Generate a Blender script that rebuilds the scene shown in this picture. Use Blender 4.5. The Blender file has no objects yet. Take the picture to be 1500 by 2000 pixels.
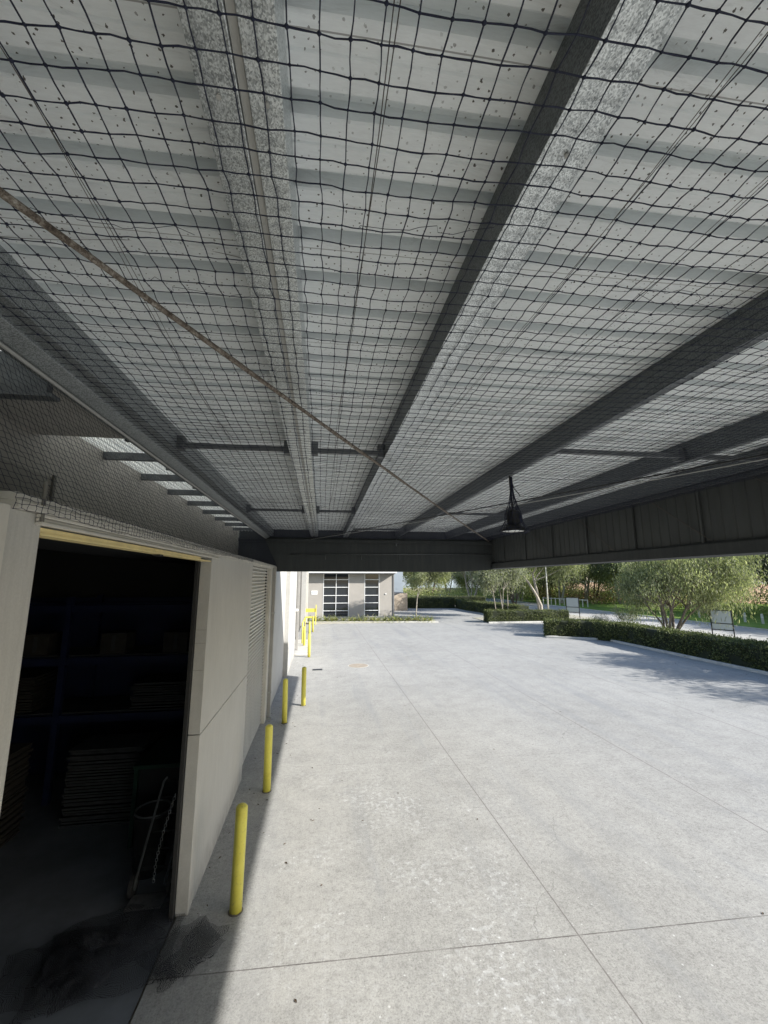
import bpy, bmesh, math, random
import numpy as np
from mathutils import Vector, Matrix, noise as mnoise
R = math.radians
random.seed(7); rng = np.random.default_rng(7)
scene = bpy.context.scene
COL = scene.collection

# ------------------------------------------------------------------ camera
PITCH, YAW, EYE = 9.415, 8.662, 3.5
camd = bpy.data.cameras.new("camera"); cam = bpy.data.objects.new("camera", camd); COL.objects.link(cam)
camd.sensor_fit = 'HORIZONTAL'; camd.sensor_width = 36; camd.lens = 36*790/1500
camd.clip_start = 0.02; camd.clip_end = 2000
cam.location = (0, 0, EYE); cam.rotation_euler = (R(90+PITCH), 0, R(-YAW))
scene.camera = cam
# ------------------------------------------------------------------ light
AZ, EL = 30.0, 28.2                      # sun is right of the yard and slightly behind the camera
world = bpy.data.worlds.new("World"); scene.world = world; world.use_nodes = True
wn = world.node_tree.nodes; wl = world.node_tree.links
sky = wn.new("ShaderNodeTexSky"); sky.sky_type = 'NISHITA'; sky.sun_disc = False
sky.sun_elevation = R(EL); sky.sun_rotation = R(90+AZ); sky.air_density = 1.0; sky.dust_density = 1.0
wl.new(sky.outputs[0], wn["Background"].inputs[0]); wn["Background"].inputs[1].default_value = 0.11
sund = bpy.data.lights.new("sun", 'SUN'); sund.energy = 4.6; sund.angle = R(0.5); sund.color = (1, .965, .91)
sun = bpy.data.objects.new("sun", sund); COL.objects.link(sun)
sv = Vector((math.cos(R(EL))*math.cos(R(AZ)), -math.cos(R(EL))*math.sin(R(AZ)), math.sin(R(EL))))
sun.rotation_euler = sv.to_track_quat('Z', 'Y').to_euler(); sun.location = (20, -12, 20)
scene.view_settings.view_transform = 'Standard'; scene.view_settings.look = 'None'
scene.view_settings.exposure = 0.9; scene.view_settings.gamma = 1
scene.cycles.max_bounces = 10; scene.cycles.diffuse_bounces = 6; scene.cycles.transparent_max_bounces = 12

# ------------------------------------------------------------------ helpers
def link(o, parent=None):
    COL.objects.link(o)
    if parent: o.parent = parent
    return o
def tag(o, label=None, cat=None, group=None, kind=None):
    if label: o["label"] = label
    if cat: o["category"] = cat
    if group: o["group"] = group
    if kind: o["kind"] = kind
    return o
def empty(name, loc, label=None, cat=None, group=None, rz=0):
    o = bpy.data.objects.new(name, None); o.empty_display_size = .2
    o.location = loc; o.rotation_euler = (0, 0, rz); COL.objects.link(o)
    return tag(o, label, cat, group)
def copy_tree(o, parent=None):
    c = o.copy(); COL.objects.link(c)
    if parent: c.parent = parent
    for ch in list(o.children): copy_tree(ch, c)
    return c

class MB:
    """collects shapes and links them as one mesh object"""
    def __init__(s, off=(0, 0, 0)): s.v = []; s.f = []; s.n = 0; s.off = np.array(off, float)
    def add(s, vs, fs):
        s.v.append(np.asarray(vs, float)); s.f.extend([tuple(i+s.n for i in f) for f in fs]); s.n += len(vs); return s
    def box(s, x0, x1, y0, y1, z0, z1):
        vs = [(x, y, z) for z in (z0, z1) for x, y in ((x0, y0), (x1, y0), (x1, y1), (x0, y1))]
        return s.add(vs, [(3, 2, 1, 0), (4, 5, 6, 7), (0, 1, 5, 4), (1, 2, 6, 5), (2, 3, 7, 6), (3, 0, 4, 7)])
    def beam(s, a, b, w, h, up=(0, 0, 1)):
        a, b = Vector(a), Vector(b); d = (b-a).normalized(); u = Vector(up)
        r = d.cross(u)
        if r.length < 1e-4: r = d.cross(Vector((0, 1, 0)))
        r.normalize(); u = r.cross(d); vs = []
        for p in (a, b):
            for i, j in ((-1, -1), (1, -1), (1, 1), (-1, 1)): vs.append(p+r*i*w/2+u*j*h/2)
        return s.add(vs, [(3, 2, 1, 0), (4, 5, 6, 7), (0, 1, 5, 4), (1, 2, 6, 5), (2, 3, 7, 6), (3, 0, 4, 7)])
    def tube(s, pts, rad, n=8, cap=True):
        pts = [Vector(p) for p in pts]
        rads = rad if hasattr(rad, '__len__') else [rad]*len(pts)
        vs = []; fs = []; prev = None
        for i, p in enumerate(pts):
            d = (pts[min(i+1, len(pts)-1)]-pts[max(i-1, 0)]).normalized()
            ref = prev if prev is not None else (Vector((0, 0, 1)) if abs(d.z) < .9 else Vector((1, 0, 0)))
            a = (ref - d*ref.dot(d)).normalized(); b = d.cross(a); prev = a
            for k in range(n):
                t = 2*math.pi*k/n; vs.append(p+(a*math.cos(t)+b*math.sin(t))*rads[i])
        for i in range(len(pts)-1):
            for k in range(n):
                fs.append((i*n+k, i*n+(k+1) % n, (i+1)*n+(k+1) % n, (i+1)*n+k))
        if cap: fs.append(tuple(range(n))[::-1]); fs.append(tuple((len(pts)-1)*n+k for k in range(n)))
        return s.add(vs, fs)
    def lathe(s, prof, c=(0, 0, 0), n=20, capb=True, capt=True):
        vs = []; fs = []
        for r, z in prof:
            for k in range(n):
                t = 2*math.pi*k/n; vs.append((c[0]+r*math.cos(t), c[1]+r*math.sin(t), c[2]+z))
        for i in range(len(prof)-1):
            for k in range(n): fs.append((i*n+k, i*n+(k+1) % n, (i+1)*n+(k+1) % n, (i+1)*n+k))
        if capb: fs.append(tuple(range(n))[::-1])
        if capt: fs.append(tuple((len(prof)-1)*n+k for k in range(n)))
        return s.add(vs, fs)
    def prism(s, prof, a, b, axis='y', close=True):
        """profile points (u,v) swept along an axis; axis y: (u,v)=(x,z), axis x: (u,v)=(y,z)"""
        n = len(prof)
        P = lambda q, t: (q[0], t, q[1]) if axis == 'y' else (t, q[0], q[1])
        vs = [P(q, a) for q in prof]+[P(q, b) for q in prof]
        fs = [(i, (i+1) % n, n+(i+1) % n, n+i) for i in range(n if close else n-1)]
        if close: fs += [tuple(range(n))[::-1], tuple(range(n, 2*n))]
        return s.add(vs, fs)
    def build(s, name, mat, parent=None, smooth=False, bevel=0):
        me = bpy.data.meshes.new(name)
        v = np.concatenate(s.v) - s.off
        me.from_pydata(v.tolist(), [], s.f); me.update()
        if smooth: me.shade_smooth() if hasattr(me, 'shade_smooth') else None
        o = bpy.data.objects.new(name, me); me.materials.append(mat); link(o, parent)
        if bevel:
            m = o.modifiers.new("bevel", 'BEVEL'); m.width = bevel; m.segments = 2; m.limit_method = 'ANGLE'
        return o

# ------------------------------------------------------------------ materials
class NT:
    def __init__(s, name):
        s.m = bpy.data.materials.new(name); s.m.use_nodes = True; s.t = s.m.node_tree
        s.b = s.t.nodes["Principled BSDF"]; s.tc = None
    def n(s, typ, **kw):
        nd = s.t.nodes.new(typ)
        for k, v in kw.items():
            if hasattr(nd, k) and k not in nd.inputs: setattr(nd, k, v)
            else: s.set(nd, k, v)
        return nd
    def set(s, nd, k, v):
        if isinstance(v, bpy.types.NodeSocket): s.t.links.new(v, nd.inputs[k])
        else: nd.inputs[k].default_value = v
    def co(s):
        if s.tc is None: s.tc = s.t.nodes.new("ShaderNodeNewGeometry")
        return s.tc.outputs["Position"]
    def obj(s): return s.n("ShaderNodeTexCoord").outputs["Object"]
    def map(s, scale=(1, 1, 1), loc=(0, 0, 0), rot=(0, 0, 0), src=None):
        nd = s.n("ShaderNodeMapping"); s.set(nd, 0, src or s.co()); nd.inputs["Scale"].default_value = scale
        nd.inputs["Location"].default_value = loc; nd.inputs["Rotation"].default_value = rot; return nd.outputs[0]
    def noise(s, sc, det=4, rough=.55, src=None, dist=0):
        nd = s.n("ShaderNodeTexNoise"); s.set(nd, "Vector", src or s.co()); nd.inputs["Scale"].default_value = sc
        nd.inputs["Detail"].default_value = det; nd.inputs["Roughness"].default_value = rough
        nd.inputs["Distortion"].default_value = dist; return nd.outputs[0]
    def voro(s, sc, src=None, feature='F1', out="Distance", rnd=1):
        nd = s.n("ShaderNodeTexVoronoi"); nd.feature = feature; s.set(nd, "Vector", src or s.co())
        nd.inputs["Scale"].default_value = sc; nd.inputs["Randomness"].default_value = rnd; return nd.outputs[out]
    def ramp(s, fac, stops):
        nd = s.n("ShaderNodeValToRGB"); s.set(nd, 0, fac); e = nd.color_ramp.elements
        while len(e) > 1: e.remove(e[-1])
        for i, (p, c) in enumerate(stops):
            if isinstance(c, (int, float)): c = (c, c, c)
            el = e[0] if i == 0 else e.new(p)
            el.position = p; el.color = (*c, 1)
        return nd.outputs[0]
    def mix(s, fac, a, b, mode='MIX'):
        nd = s.n("ShaderNodeMix"); nd.data_type = 'RGBA'; nd.blend_type = mode
        for k, v in ((0, fac), (6, a), (7, b)):
            if isinstance(v, bpy.types.NodeSocket): s.t.links.new(v, nd.inputs[k])
            else:
                if k == 0: nd.inputs[k].default_value = v
                else: nd.inputs[k].default_value = (*v, 1) if not isinstance(v, (int, float)) else (v, v, v, 1)
        return nd.outputs[2]
    def math(s, op, a, b=0, c=0):
        nd = s.n("ShaderNodeMath"); nd.operation = op
        for k, v in enumerate((a, b, c)): s.set(nd, k, v)
        return nd.outputs[0]
    def xyz(s, src=None):
        nd = s.n("ShaderNodeSeparateXYZ"); s.set(nd, 0, src or s.co()); return nd.outputs
    def bump(s, h, st=.3, d=.01):
        nd = s.n("ShaderNodeBump"); s.set(nd, "Height", h); nd.inputs["Strength"].default_value = st
        nd.inputs["Distance"].default_value = d; s.set(s.b, "Normal", nd.outputs[0])
    def done(s, col=None, rough=.7, metal=0, spec=None):
        if col is not None:
            s.set(s.b, "Base Color", col if isinstance(col, bpy.types.NodeSocket) else (*col, 1))
        s.set(s.b, "Roughness", rough); s.set(s.b, "Metallic", metal)
        if spec is not None: s.b.inputs["Specular IOR Level"].default_value = spec
        return s.m

def painted(name, col, var=.12, sc=3, rough=.55, metal=0, bump=.05, spec=None, streak=0):
    t = NT(name)
    a = tuple(c*(1-var) for c in col); b = tuple(min(1, c*(1+var)) for c in col)
    src = t.map((1, 1, 1) if not streak else (streak, streak, .6))
    c = t.ramp(t.noise(sc, 6, .65, src), [(.3, a), (.7, b)])
    t.bump(t.noise(60, 3), bump, .004)
    return t.done(c, rough, metal, spec)

def m_concrete_yard():
    t = NT("yard_concrete"); X, Y, Z = t.xyz()
    big = t.noise(.35, 5, .6); mid = t.noise(2.2, 6, .7); fine = t.noise(55, 5, .75)
    grit = t.noise(170, 3, .8)
    # broom marks running along the bays
    brush = t.noise(9, 5, .7, t.map((5, .9, 1), rot=(0, 0, R(25))))
    c = t.ramp(big, [(.3, (.305, .302, .285)), (.7, (.42, .416, .394))])
    c = t.mix(.38, c, t.ramp(mid, [(.3, (.25, .25, .243)), (.5, (.385, .386, .373)), (.72, (.50, .50, .48))]))
    c = t.mix(.10, c, t.ramp(brush, [(.38, .30), (.62, .60)]))
    c = t.mix(.9, c, t.ramp(fine, [(.32, .5), (.45, .92), (.56, 1.03), (.7, 1.3)]), 'MULTIPLY')
    c = t.mix(.6, c, t.ramp(t.noise(16, 5, .75), [(.34, .68), (.48, 1), (.66, 1.2)]), 'MULTIPLY')
    c = t.mix(.6, c, t.ramp(grit, [(.3, .55), (.5, 1.0), (.7, 1.3)]), 'MULTIPLY')
    # patches of old white bird droppings and lime
    area = t.ramp(t.noise(.8, 3, .6), [(.46, 0), (.60, 1)])
    # scale: ramp domain 0..1 so divide
    rx = t.math('MULTIPLY', t.math('ABSOLUTE', t.math('SUBTRACT', X, 1.1)), .5)
    near = t.ramp(rx, [(.0, 1), (.55, .8), (1.0, .12)])
    ry = t.math('MULTIPLY', t.math('ABSOLUTE', t.math('SUBTRACT', Y, 5.2)), .16)
    near2 = t.ramp(ry, [(.0, 1), (.4, .8), (1.0, .05)])
    spl = t.ramp(t.voro(26, t.map((1, 1, 1), src=t.co())), [(.16, 1), (.3, 0)])
    spn = t.ramp(t.noise(14, 4, .7), [(.5, 0), (.62, 1)])
    w = t.math('MULTIPLY', t.math('MULTIPLY', near, near2), t.math('MULTIPLY', spn, area))
    w2 = t.math('MULTIPLY', w, t.math('ADD', t.math('MULTIPLY', spl, .75), .35))
    c = t.mix(w2, c, (.78, .80, .82))
    # darker scuffs
    sc = t.ramp(t.noise(1.1, 7, .75, dist=.6), [(.58, 0), (.72, .45)])
    c = t.mix(sc, c, (.23, .24, .25))
    # scattered pitting, oil drips and hairline cracks
    pit = t.n("ShaderNodeTexVoronoi"); pit.voronoi_dimensions = '2D'; t.set(pit, "Vector", t.co()); pit.inputs["Scale"].default_value = 11
    pc = t.xyz(pit.outputs["Color"])
    drip = t.math('MULTIPLY', t.math('LESS_THAN', t.math('ADD', pit.outputs["Distance"], t.math('MULTIPLY', t.noise(60, 2), .12)), t.math('MULTIPLY', pc[1], .2)), t.math('GREATER_THAN', pc[0], .72))
    c = t.mix(t.math('MULTIPLY', drip, .35), c, (.17, .17, .17))
    chip = t.math('MULTIPLY', t.math('LESS_THAN', t.math('ADD', pit.outputs["Distance"], t.math('MULTIPLY', t.noise(90, 2), .1)), t.math('MULTIPLY', pc[2], .16)), t.math('LESS_THAN', pc[0], .12))
    c = t.mix(t.math('MULTIPLY', chip, .7), c, (.66, .67, .67))
    ck = t.n("ShaderNodeTexVoronoi"); ck.voronoi_dimensions = '2D'; ck.feature = 'DISTANCE_TO_EDGE'; ck.inputs["Scale"].default_value = .17
    wv = t.n("ShaderNodeVectorMath"); wv.operation = 'MULTIPLY_ADD'; nn = t.n("ShaderNodeTexNoise"); t.set(nn, "Vector", t.co()); nn.inputs["Scale"].default_value = 1.6; nn.inputs["Detail"].default_value = 7
    t.set(wv, 0, nn.outputs["Color"]); wv.inputs[1].default_value = (.9, .9, 0); t.set(wv, 2, t.co()); t.set(ck, "Vector", wv.outputs[0])
    crack = t.math('MULTIPLY', t.math('LESS_THAN', ck.outputs["Distance"], .0007), t.ramp(t.noise(.5, 2), [(.5, 0), (.56, .6)]))
    c = t.mix(crack, c, (.16, .155, .15))
    # tyre and drainage film paths along the yard
    ty = t.ramp(t.noise(1.0, 4, .6, t.map((1.6, .12, 1))), [(.52, 0), (.72, .5)])
    c = t.mix(ty, c, (.27, .28, .29))
    # warm paler strip running along the wall side of the yard
    e = t.math('MULTIPLY', t.math('ABSOLUTE', t.math('SUBTRACT', X, -.1)), .8)
    c = t.mix(t.math('MULTIPLY', t.ramp(e, [(0, .3), (.8, 0)]), t.ramp(mid, [(.3, .2), (.7, 1)])), c, (.50, .485, .45))
    # sawn joints
    wob = t.math('MULTIPLY', t.math('SUBTRACT', t.noise(30, 2), .5), .012)
    def joint(co, off, per, w0):
        q = t.math('ADD', t.math('DIVIDE', t.math('SUBTRACT', co, off), per), .5)
        d = t.math('MULTIPLY', t.math('ABSOLUTE', t.math('SUBTRACT', t.math('FRACT', q), .5)), per)
        d = t.math('ADD', d, wob)
        return t.math('LESS_THAN', d, w0)
    jx = t.math('MULTIPLY', joint(X, 2.62, 3.65, .007), t.math('GREATER_THAN', X, 1.5))
    ys = t.math('ADD', Y, t.math('MULTIPLY', X, .038))
    jy = joint(ys, 4.42, 4.05, .0065)
    jfade = t.ramp(t.noise(1.4, 3, .6), [(.3, .25), (.55, .9)])
    j = t.math('MAXIMUM', t.math('MULTIPLY', jx, .85), t.math('MULTIPLY', t.math('MULTIPLY', jy, jfade), t.ramp(t.math('MULTIPLY', Y, .1), [(.6, 1), (.7, .35)])))
    c = t.mix(j, c, (.13, .12, .115))
    halo = t.math('MULTIPLY', joint(X, 2.62, 3.65, .035), .22)
    c = t.mix(halo, c, (.34, .33, .32))
    t.bump(t.math('ADD', t.noise(70, 4, .7), t.math('MULTIPLY', mid, .6)), .35, .006)
    return t.done(c, .9, 0, .15)

def m_panel(name, col, grain=1.0):
    t = NT(name)
    st = t.noise(5.5, 6, .7, t.map((1, 7, .45)))
    bl = t.noise(.9, 5, .6)
    c = t.ramp(st, [(.3, tuple(x*.86 for x in col)), (.7, tuple(x*1.1 for x in col))])
    c = t.mix(.35, c, t.ramp(bl, [(.3, tuple(x*.8 for x in col)), (.7, tuple(x*1.12 for x in col))]))
    c = t.mix(.5, c, t.ramp(t.noise(90, 3, .7), [(.3, .86), (.7, 1.08)]), 'MULTIPLY')
    X, Y, Z = t.xyz()
    dirt = t.math('MULTIPLY', t.ramp(Z, [(0, 1), (.35, 0)]), t.ramp(t.noise(6, 5, .7), [(.35, .1), (.7, .8)]))
    c = t.mix(dirt, c, (.24, .23, .21))
    t.bump(t.noise(40, 4, .7), .15, .004)
    return t.done(c, .85, 0, .25)

def m_galv(name, lo, hi, sc=210, rough=.42, metal=.35):
    t = NT(name)
    v = t.n("ShaderNodeTexVoronoi"); t.set(v, "Vector", t.map((1, .7, 1))); v.inputs["Scale"].default_value = sc
    sp = t.xyz(v.outputs["Color"])[0]
    nz = t.noise(sc*.55, 4, .7)
    m = t.math('ADD', t.math('MULTIPLY', sp, .55), t.math('MULTIPLY', nz, .5))
    c = t.ramp(m, [(.3, lo), (.5, tuple((a+b)/2 for a, b in zip(lo, hi))), (.72, hi)])
    c = t.mix(.35, c, t.ramp(t.noise(3, 5, .7), [(.3, .7), (.7, 1.15)]), 'MULTIPLY')
    return t.done(c, rough, metal)

def m_roof():
    t = NT("roof_underside")
    # insect specks, elongated, random per cell
    src = t.map((1, 1, 1)); warp = t.noise(9, 2)
    v = t.n("ShaderNodeTexVoronoi"); v.voronoi_dimensions = '2D'; t.set(v, "Vector", src); v.inputs["Scale"].default_value = 30
    v.inputs["Randomness"].default_value = 1
    keep = t.math('GREATER_THAN', t.xyz(v.outputs["Color"])[0], .3)
    rad = t.math('MULTIPLY', t.xyz(v.outputs["Color"])[1], .07)
    spot = t.math('LESS_THAN', t.math('ADD', v.outputs["Distance"], t.math('MULTIPLY', t.math('SUBTRACT', t.noise(150, 2, .8), .5), .34)), t.math('ADD', rad, .05))
    spot = t.math('MULTIPLY', spot, keep)
    dens = t.math('MULTIPLY', t.ramp(t.noise(2.2, 3, .6), [(.38, .1), (.5, 1)]), t.math('GREATER_THAN', t.math('ABSOLUTE', t.xyz(t.tc.outputs['Normal'])[2]), .5))
    c = t.ramp(t.noise(1.6, 5, .6), [(.3, (.77, .81, .825)), (.7, (.86, .90, .91))])
    dust = t.ramp(t.noise(24, 5, .75, t.map((.6, 3, 3))), [(.3, .88), (.65, 1.02)])
    c = t.mix(.8, c, dust, 'MULTIPLY')
    web = t.ramp(t.noise(4, 6, .8, t.map((.5, 2.5, 1)), dist=1), [(.56, 0), (.72, .5)])
    lap = t.math('LESS_THAN', t.math('ABSOLUTE', t.math('SUBTRACT', t.math('FRACT', t.math('DIVIDE', t.math('ADD', t.xyz()[1], t.math('MULTIPLY', t.xyz()[0], .026)), .72)), .19)), .003)
    c = t.mix(t.math('MULTIPLY', lap, .8), c, (.25, .25, .24))
    c = t.mix(web, c, (.42, .43, .42))
    c = t.mix(t.math('MULTIPLY', spot, dens), c, (.10, .095, .085))
    return t.done(c, .5, 0, .35)

def m_leaf(name, cols, trans=.55):
    t = NT(name)
    g = t.n("ShaderNodeNewGeometry")
    r = g.outputs["Random Per Island"]
    c = t.ramp(r, [(i/(len(cols)-1), k) for i, k in enumerate(cols)])
    c = t.mix(.6, c, t.ramp(t.noise(.9, 3, .6), [(.35, .62), (.65, 1.35)]), 'MULTIPLY')
    t.done(c, .55, 0, .35)
    tr = t.n("ShaderNodeBsdfTranslucent"); t.set(tr, 0, t.mix(1, c, (1.0, 1.1, .6), 'MULTIPLY'))
    mx = t.n("ShaderNodeMixShader"); mx.inputs[0].default_value = trans
    t.t.links.new(t.b.outputs[0], mx.inputs[1]); t.t.links.new(tr.outputs[0], mx.inputs[2])
    t.t.links.new(mx.outputs[0], t.t.nodes["Material Output"].inputs[0])
    return t.m

def m_bark(name, a, b, sc=6):
    t = NT(name); n = t.noise(sc, 6, .75, t.map((2.2, 2.2, .5)))
    c = t.ramp(n, [(.3, a), (.55, tuple((x+y)/2 for x, y in zip(a, b))), (.7, b)])
    t.bump(n, .6, .02); return t.done(c, .9, 0, .2)

def m_grass():
    t = NT("lawn"); n = t.noise(.5, 5, .65); f = t.noise(16, 5, .8)
    c = t.ramp(n, [(.3, (.16, .25, .05)), (.55, (.24, .36, .08)), (.75, (.34, .40, .14))])
    c = t.mix(.75, c, t.ramp(f, [(.3, .5), (.7, 1.35)]), 'MULTIPLY')
    t.bump(f, 1, .05); return t.done(c, .95, 0, .1)

def m_verge():
    t = NT("verge_soil"); n = t.noise(.7, 6, .7); f = t.noise(22, 5, .8)
    c = t.ramp(n, [(.3, (.36, .34, .27)), (.5, (.46, .44, .38)), (.72, (.22, .26, .11))])
    c = t.mix(.7, c, t.ramp(f, [(.3, .65), (.7, 1.25)]), 'MULTIPLY')
    t.bump(f, .8, .03); return t.done(c, .95, 0, .1)

def m_road():
    t = NT("asphalt_bleached"); n = t.noise(.6, 5, .6, t.map((1, .25, 1))); f = t.noise(60, 4, .8)
    c = t.ramp(n, [(.3, (.42, .415, .40)), (.7, (.54, .53, .51))])
    c = t.mix(.6, c, t.ramp(f, [(.3, .75), (.7, 1.15)]), 'MULTIPLY')
    return t.done(c, .9, 0, .2)

def m_brick():
    t = NT("brickwork"); b = t.n("ShaderNodeTexBrick"); t.set(b, "Vector", t.map((1, 1, 1), rot=(R(90), 0, 0)))
    b.inputs["Scale"].default_value = 4.2; b.inputs["Color1"].default_value = (.36, .28, .2, 1)
    b.inputs["Color2"].default_value = (.5, .42, .33, 1); b.inputs["Mortar"].default_value = (.5, .46, .4, 1)
    b.inputs["Mortar Size"].default_value = .02
    return t.done(b.outputs[0], .9, 0, .2)

def m_net(name, per=.02, duty=.2):
    """fine knitted mesh cloth: real holes between the threads"""
    t = NT(name)
    w = t.math('MULTIPLY', t.math('SUBTRACT', t.noise(4, 3), .5), .16)
    uv = t.xyz(t.n("ShaderNodeTexCoord").outputs["UV"])
    def line(co): return t.math('LESS_THAN', t.math('FRACT', t.math('DIVIDE', t.math('ADD', co, w), per)), duty)
    a = t.math('MAXIMUM', line(uv[0]), line(uv[1]))
    tr = t.n("ShaderNodeBsdfTransparent"); mx = t.n("ShaderNodeMixShader")
    t.done((.018, .02, .026), .8); t.set(mx, 0, a)
    t.t.links.new(tr.outputs[0], mx.inputs[1]); t.t.links.new(t.b.outputs[0], mx.inputs[2])
    t.t.links.new(mx.outputs[0], t.t.nodes["Material Output"].inputs[0])
    return t.m

def m_yellow():
    t = NT("safety_yellow")
    X, Y, Z = t.xyz()
    c = t.ramp(t.noise(5, 5, .6), [(.3, (.66, .59, .085)), (.7, (.75, .69, .12))])
    chip = t.ramp(t.noise(34, 5, .8), [(.58, 0), (.62, 1)])
    low = t.ramp(Z, [(0, 1), (.12, .6), (.3, .3), (.6, .25), (.95, .3), (1, .8)])
    c = t.mix(t.math('MULTIPLY', chip, low), c, (.22, .19, .12))
    c = t.mix(t.ramp(t.noise(9, 5, .7, t.map((4, 4, .4))), [(.5, 0), (.8, .35)]), c, (.5, .47, .15))
    t.bump(t.noise(25, 3), .1, .005); return t.done(c, .42, 0, .5)

def m_rust():
    t = NT("weathered_rod"); n = t.noise(38, 6, .85, t.map((1, 1, 1)))
    c = t.ramp(n, [(.36, (.03, .024, .02)), (.47, (.11, .085, .065)), (.58, (.27, .24, .20)), (.68, (.45, .43, .39))])
    t.bump(n, .8, .006); return t.done(c, .85)

def m_fascia():
    t = NT("fascia_charcoal")
    st = t.noise(3.2, 6, .75, t.map((2.6, 2.6, .25)))
    c = t.ramp(st, [(.3, (.034, .039, .041)), (.55, (.046, .051, .052)), (.75, (.066, .068, .064))])
    c = t.mix(.5, c, t.ramp(t.noise(30, 4, .7), [(.3, .75), (.7, 1.2)]), 'MULTIPLY')
    return t.done(c, .6, 0, .3)

M = dict(
    yard=m_concrete_yard(), grass=m_grass(), verge=m_verge(), road=m_road(),
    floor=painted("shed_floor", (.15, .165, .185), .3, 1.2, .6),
    panel=m_panel("precast_panel", (.51, .50, .47)), panel_lit=m_panel("precast_white", (.43, .425, .405)),
    reveal=m_panel("panel_reveal", (.36, .345, .31)), upper=painted("upper_cladding", (.30, .285, .255), .1, 2), bulk2=painted("upper_infill", (.22, .21, .19), .1, 2), bulk=painted("bulkhead_lining", (.42, .405, .37), .1, 2),
    darkclad=painted("dark_cladding", (.13, .125, .11), .12, 3),
    trim=painted("trim_cream", (.55, .53, .48), .1, 4, .45), guide=painted("door_guide", (.34, .33, .31), .1, 4, .5),
    shutter=painted("shutter_slats", (.60, .59, .55), .1, 3, .4, streak=2), shadeshut=painted("shutter_shade_grey", (.15, .145, .135), .12, 2, .5),
    railyellow=painted("rail_yellow", (.80, .66, .32), .15, 6, .5), rubber=painted("rubber", (.02, .02, .02), .2, 5, .8),
    yellow=m_yellow(), collar=painted("collar", (.12, .11, .09), .3, 20, .9),
    galv=m_galv("galv_spangle", (.34, .37, .38), (.80, .84, .85), 330, .38, .8),
    galvmid=m_galv("galv_mid", (.15, .165, .17), (.36, .385, .39), 260, .45, .5), galvdark=m_galv("galv_dull_and_shade", (.058, .066, .07), (.19, .205, .21), 260, .45, .6),  # the dark copy also puts the shade on purlin webs into colour
    galvplain=painted("galv_plain", (.40, .40, .38), .08, 6, .5, .2),
    bracket=painted("bracket_steel", (.14, .15, .155), .25, 9, .55, .4),
    roof=m_roof(), eave=painted("eave_sheet", (.78, .79, .77), .08, 3, .4), fascia=m_fascia(),
    sheet=painted("fascia_sheet", (.055, .061, .061), .2, 2, .6, streak=3),
    twine=painted("net_twine", (.012, .016, .038), .3, 30, .75, bump=0), wire=painted("wire", (.10, .09, .08), .3, 20, .6, .3),
    rod=m_rust(), black=painted("black_iron", (.02, .021, .022), .3, 12, .5, .3), glasslamp=painted("lamp_lens", (.75, .77, .74), .1, 5, .25),
    alu=painted("worn_alloy", (.45, .46, .47), .2, 20, .35, .8),
    net=m_net("fine_mesh", .012, .2), facade=painted("facade_render", (.38, .355, .32), .06, 1.2, .85), white=painted("white_frame", (.82, .82, .80), .04, 4, .5),
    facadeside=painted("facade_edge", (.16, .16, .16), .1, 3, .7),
    brick=m_brick(), signpanel=painted("sign_board_grey", (.48, .52, .53), .06, 2, .5),
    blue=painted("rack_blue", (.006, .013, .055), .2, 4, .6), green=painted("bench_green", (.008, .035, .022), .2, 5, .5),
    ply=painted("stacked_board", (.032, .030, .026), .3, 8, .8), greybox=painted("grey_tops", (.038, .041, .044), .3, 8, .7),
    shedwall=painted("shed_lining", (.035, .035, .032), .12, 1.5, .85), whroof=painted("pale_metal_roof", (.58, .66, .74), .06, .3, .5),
    whwall=painted("far_wall", (.30, .34, .38), .1, .3, .8), pale=painted("pale_post", (.62, .60, .54), .12, 5, .7),
    orange=painted("dry_scrub", (.46, .28, .16), .3, 1.2, .95),
    kerb=painted("kerb_concrete", (.55, .54, .50), .15, 3, .85), grate=painted("grate_iron", (.10, .105, .11), .2, 30, .6, .5),
    cover=painted("rusty_cover", (.36, .31, .25), .2, 8, .8),
    leaf_gum=m_leaf("leaf_gum", [(.13, .15, .085), (.235, .255, .15), (.34, .355, .225), (.50, .50, .36)]),
    leaf_dark=m_leaf("leaf_dark", [(.11, .125, .07), (.21, .235, .13), (.32, .34, .21), (.46, .46, .32)]),
    leaf_grey=m_leaf("leaf_grey", [(.14, .15, .11), (.22, .235, .18), (.32, .33, .26), (.42, .42, .34)]),
    leaf_lime=m_leaf("leaf_lime", [(.20, .23, .09), (.32, .36, .15), (.44, .46, .22), (.56, .56, .34)]),
    hedge=m_leaf("leaf_hedge", [(.04, .055, .02), (.085, .105, .035), (.14, .165, .06), (.24, .26, .11)], .25),
    hedgecore=painted("hedge_core", (.022, .028, .012), .4, 8, .95, bump=0),
    strap=m_leaf("leaf_strap", [(.16, .20, .07), (.28, .31, .13), (.42, .42, .22), (.52, .46, .28)]),
    bark_pale=m_bark("bark_pale", (.24, .20, .16), (.62, .57, .49)), bark_dark=m_bark("bark_dark", (.07, .055, .045), (.24, .19, .15)),
    litter=painted("dead_leaf", (.09, .06, .035), .4, 60, .9), twig=m_bark("bark_twig", (.12, .09, .07), (.32, .27, .22)),
)
t = NT("translucent_sheet"); t.done((.7, .72, .7), .5); tr_ = t.n("ShaderNodeBsdfTranslucent"); tr_.inputs[0].default_value = (.23, .24, .235, 1); ad = t.n("ShaderNodeAddShader")
t.t.links.new(t.b.outputs[0], ad.inputs[0]); t.t.links.new(tr_.outputs[0], ad.inputs[1]); t.t.links.new(ad.outputs[0], t.t.nodes["Material Output"].inputs[0]); M['eavesheet'] = t.m
t = NT("window_glass"); M['glass'] = t.done((.012, .016, .022), .06, 0, .9)

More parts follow.
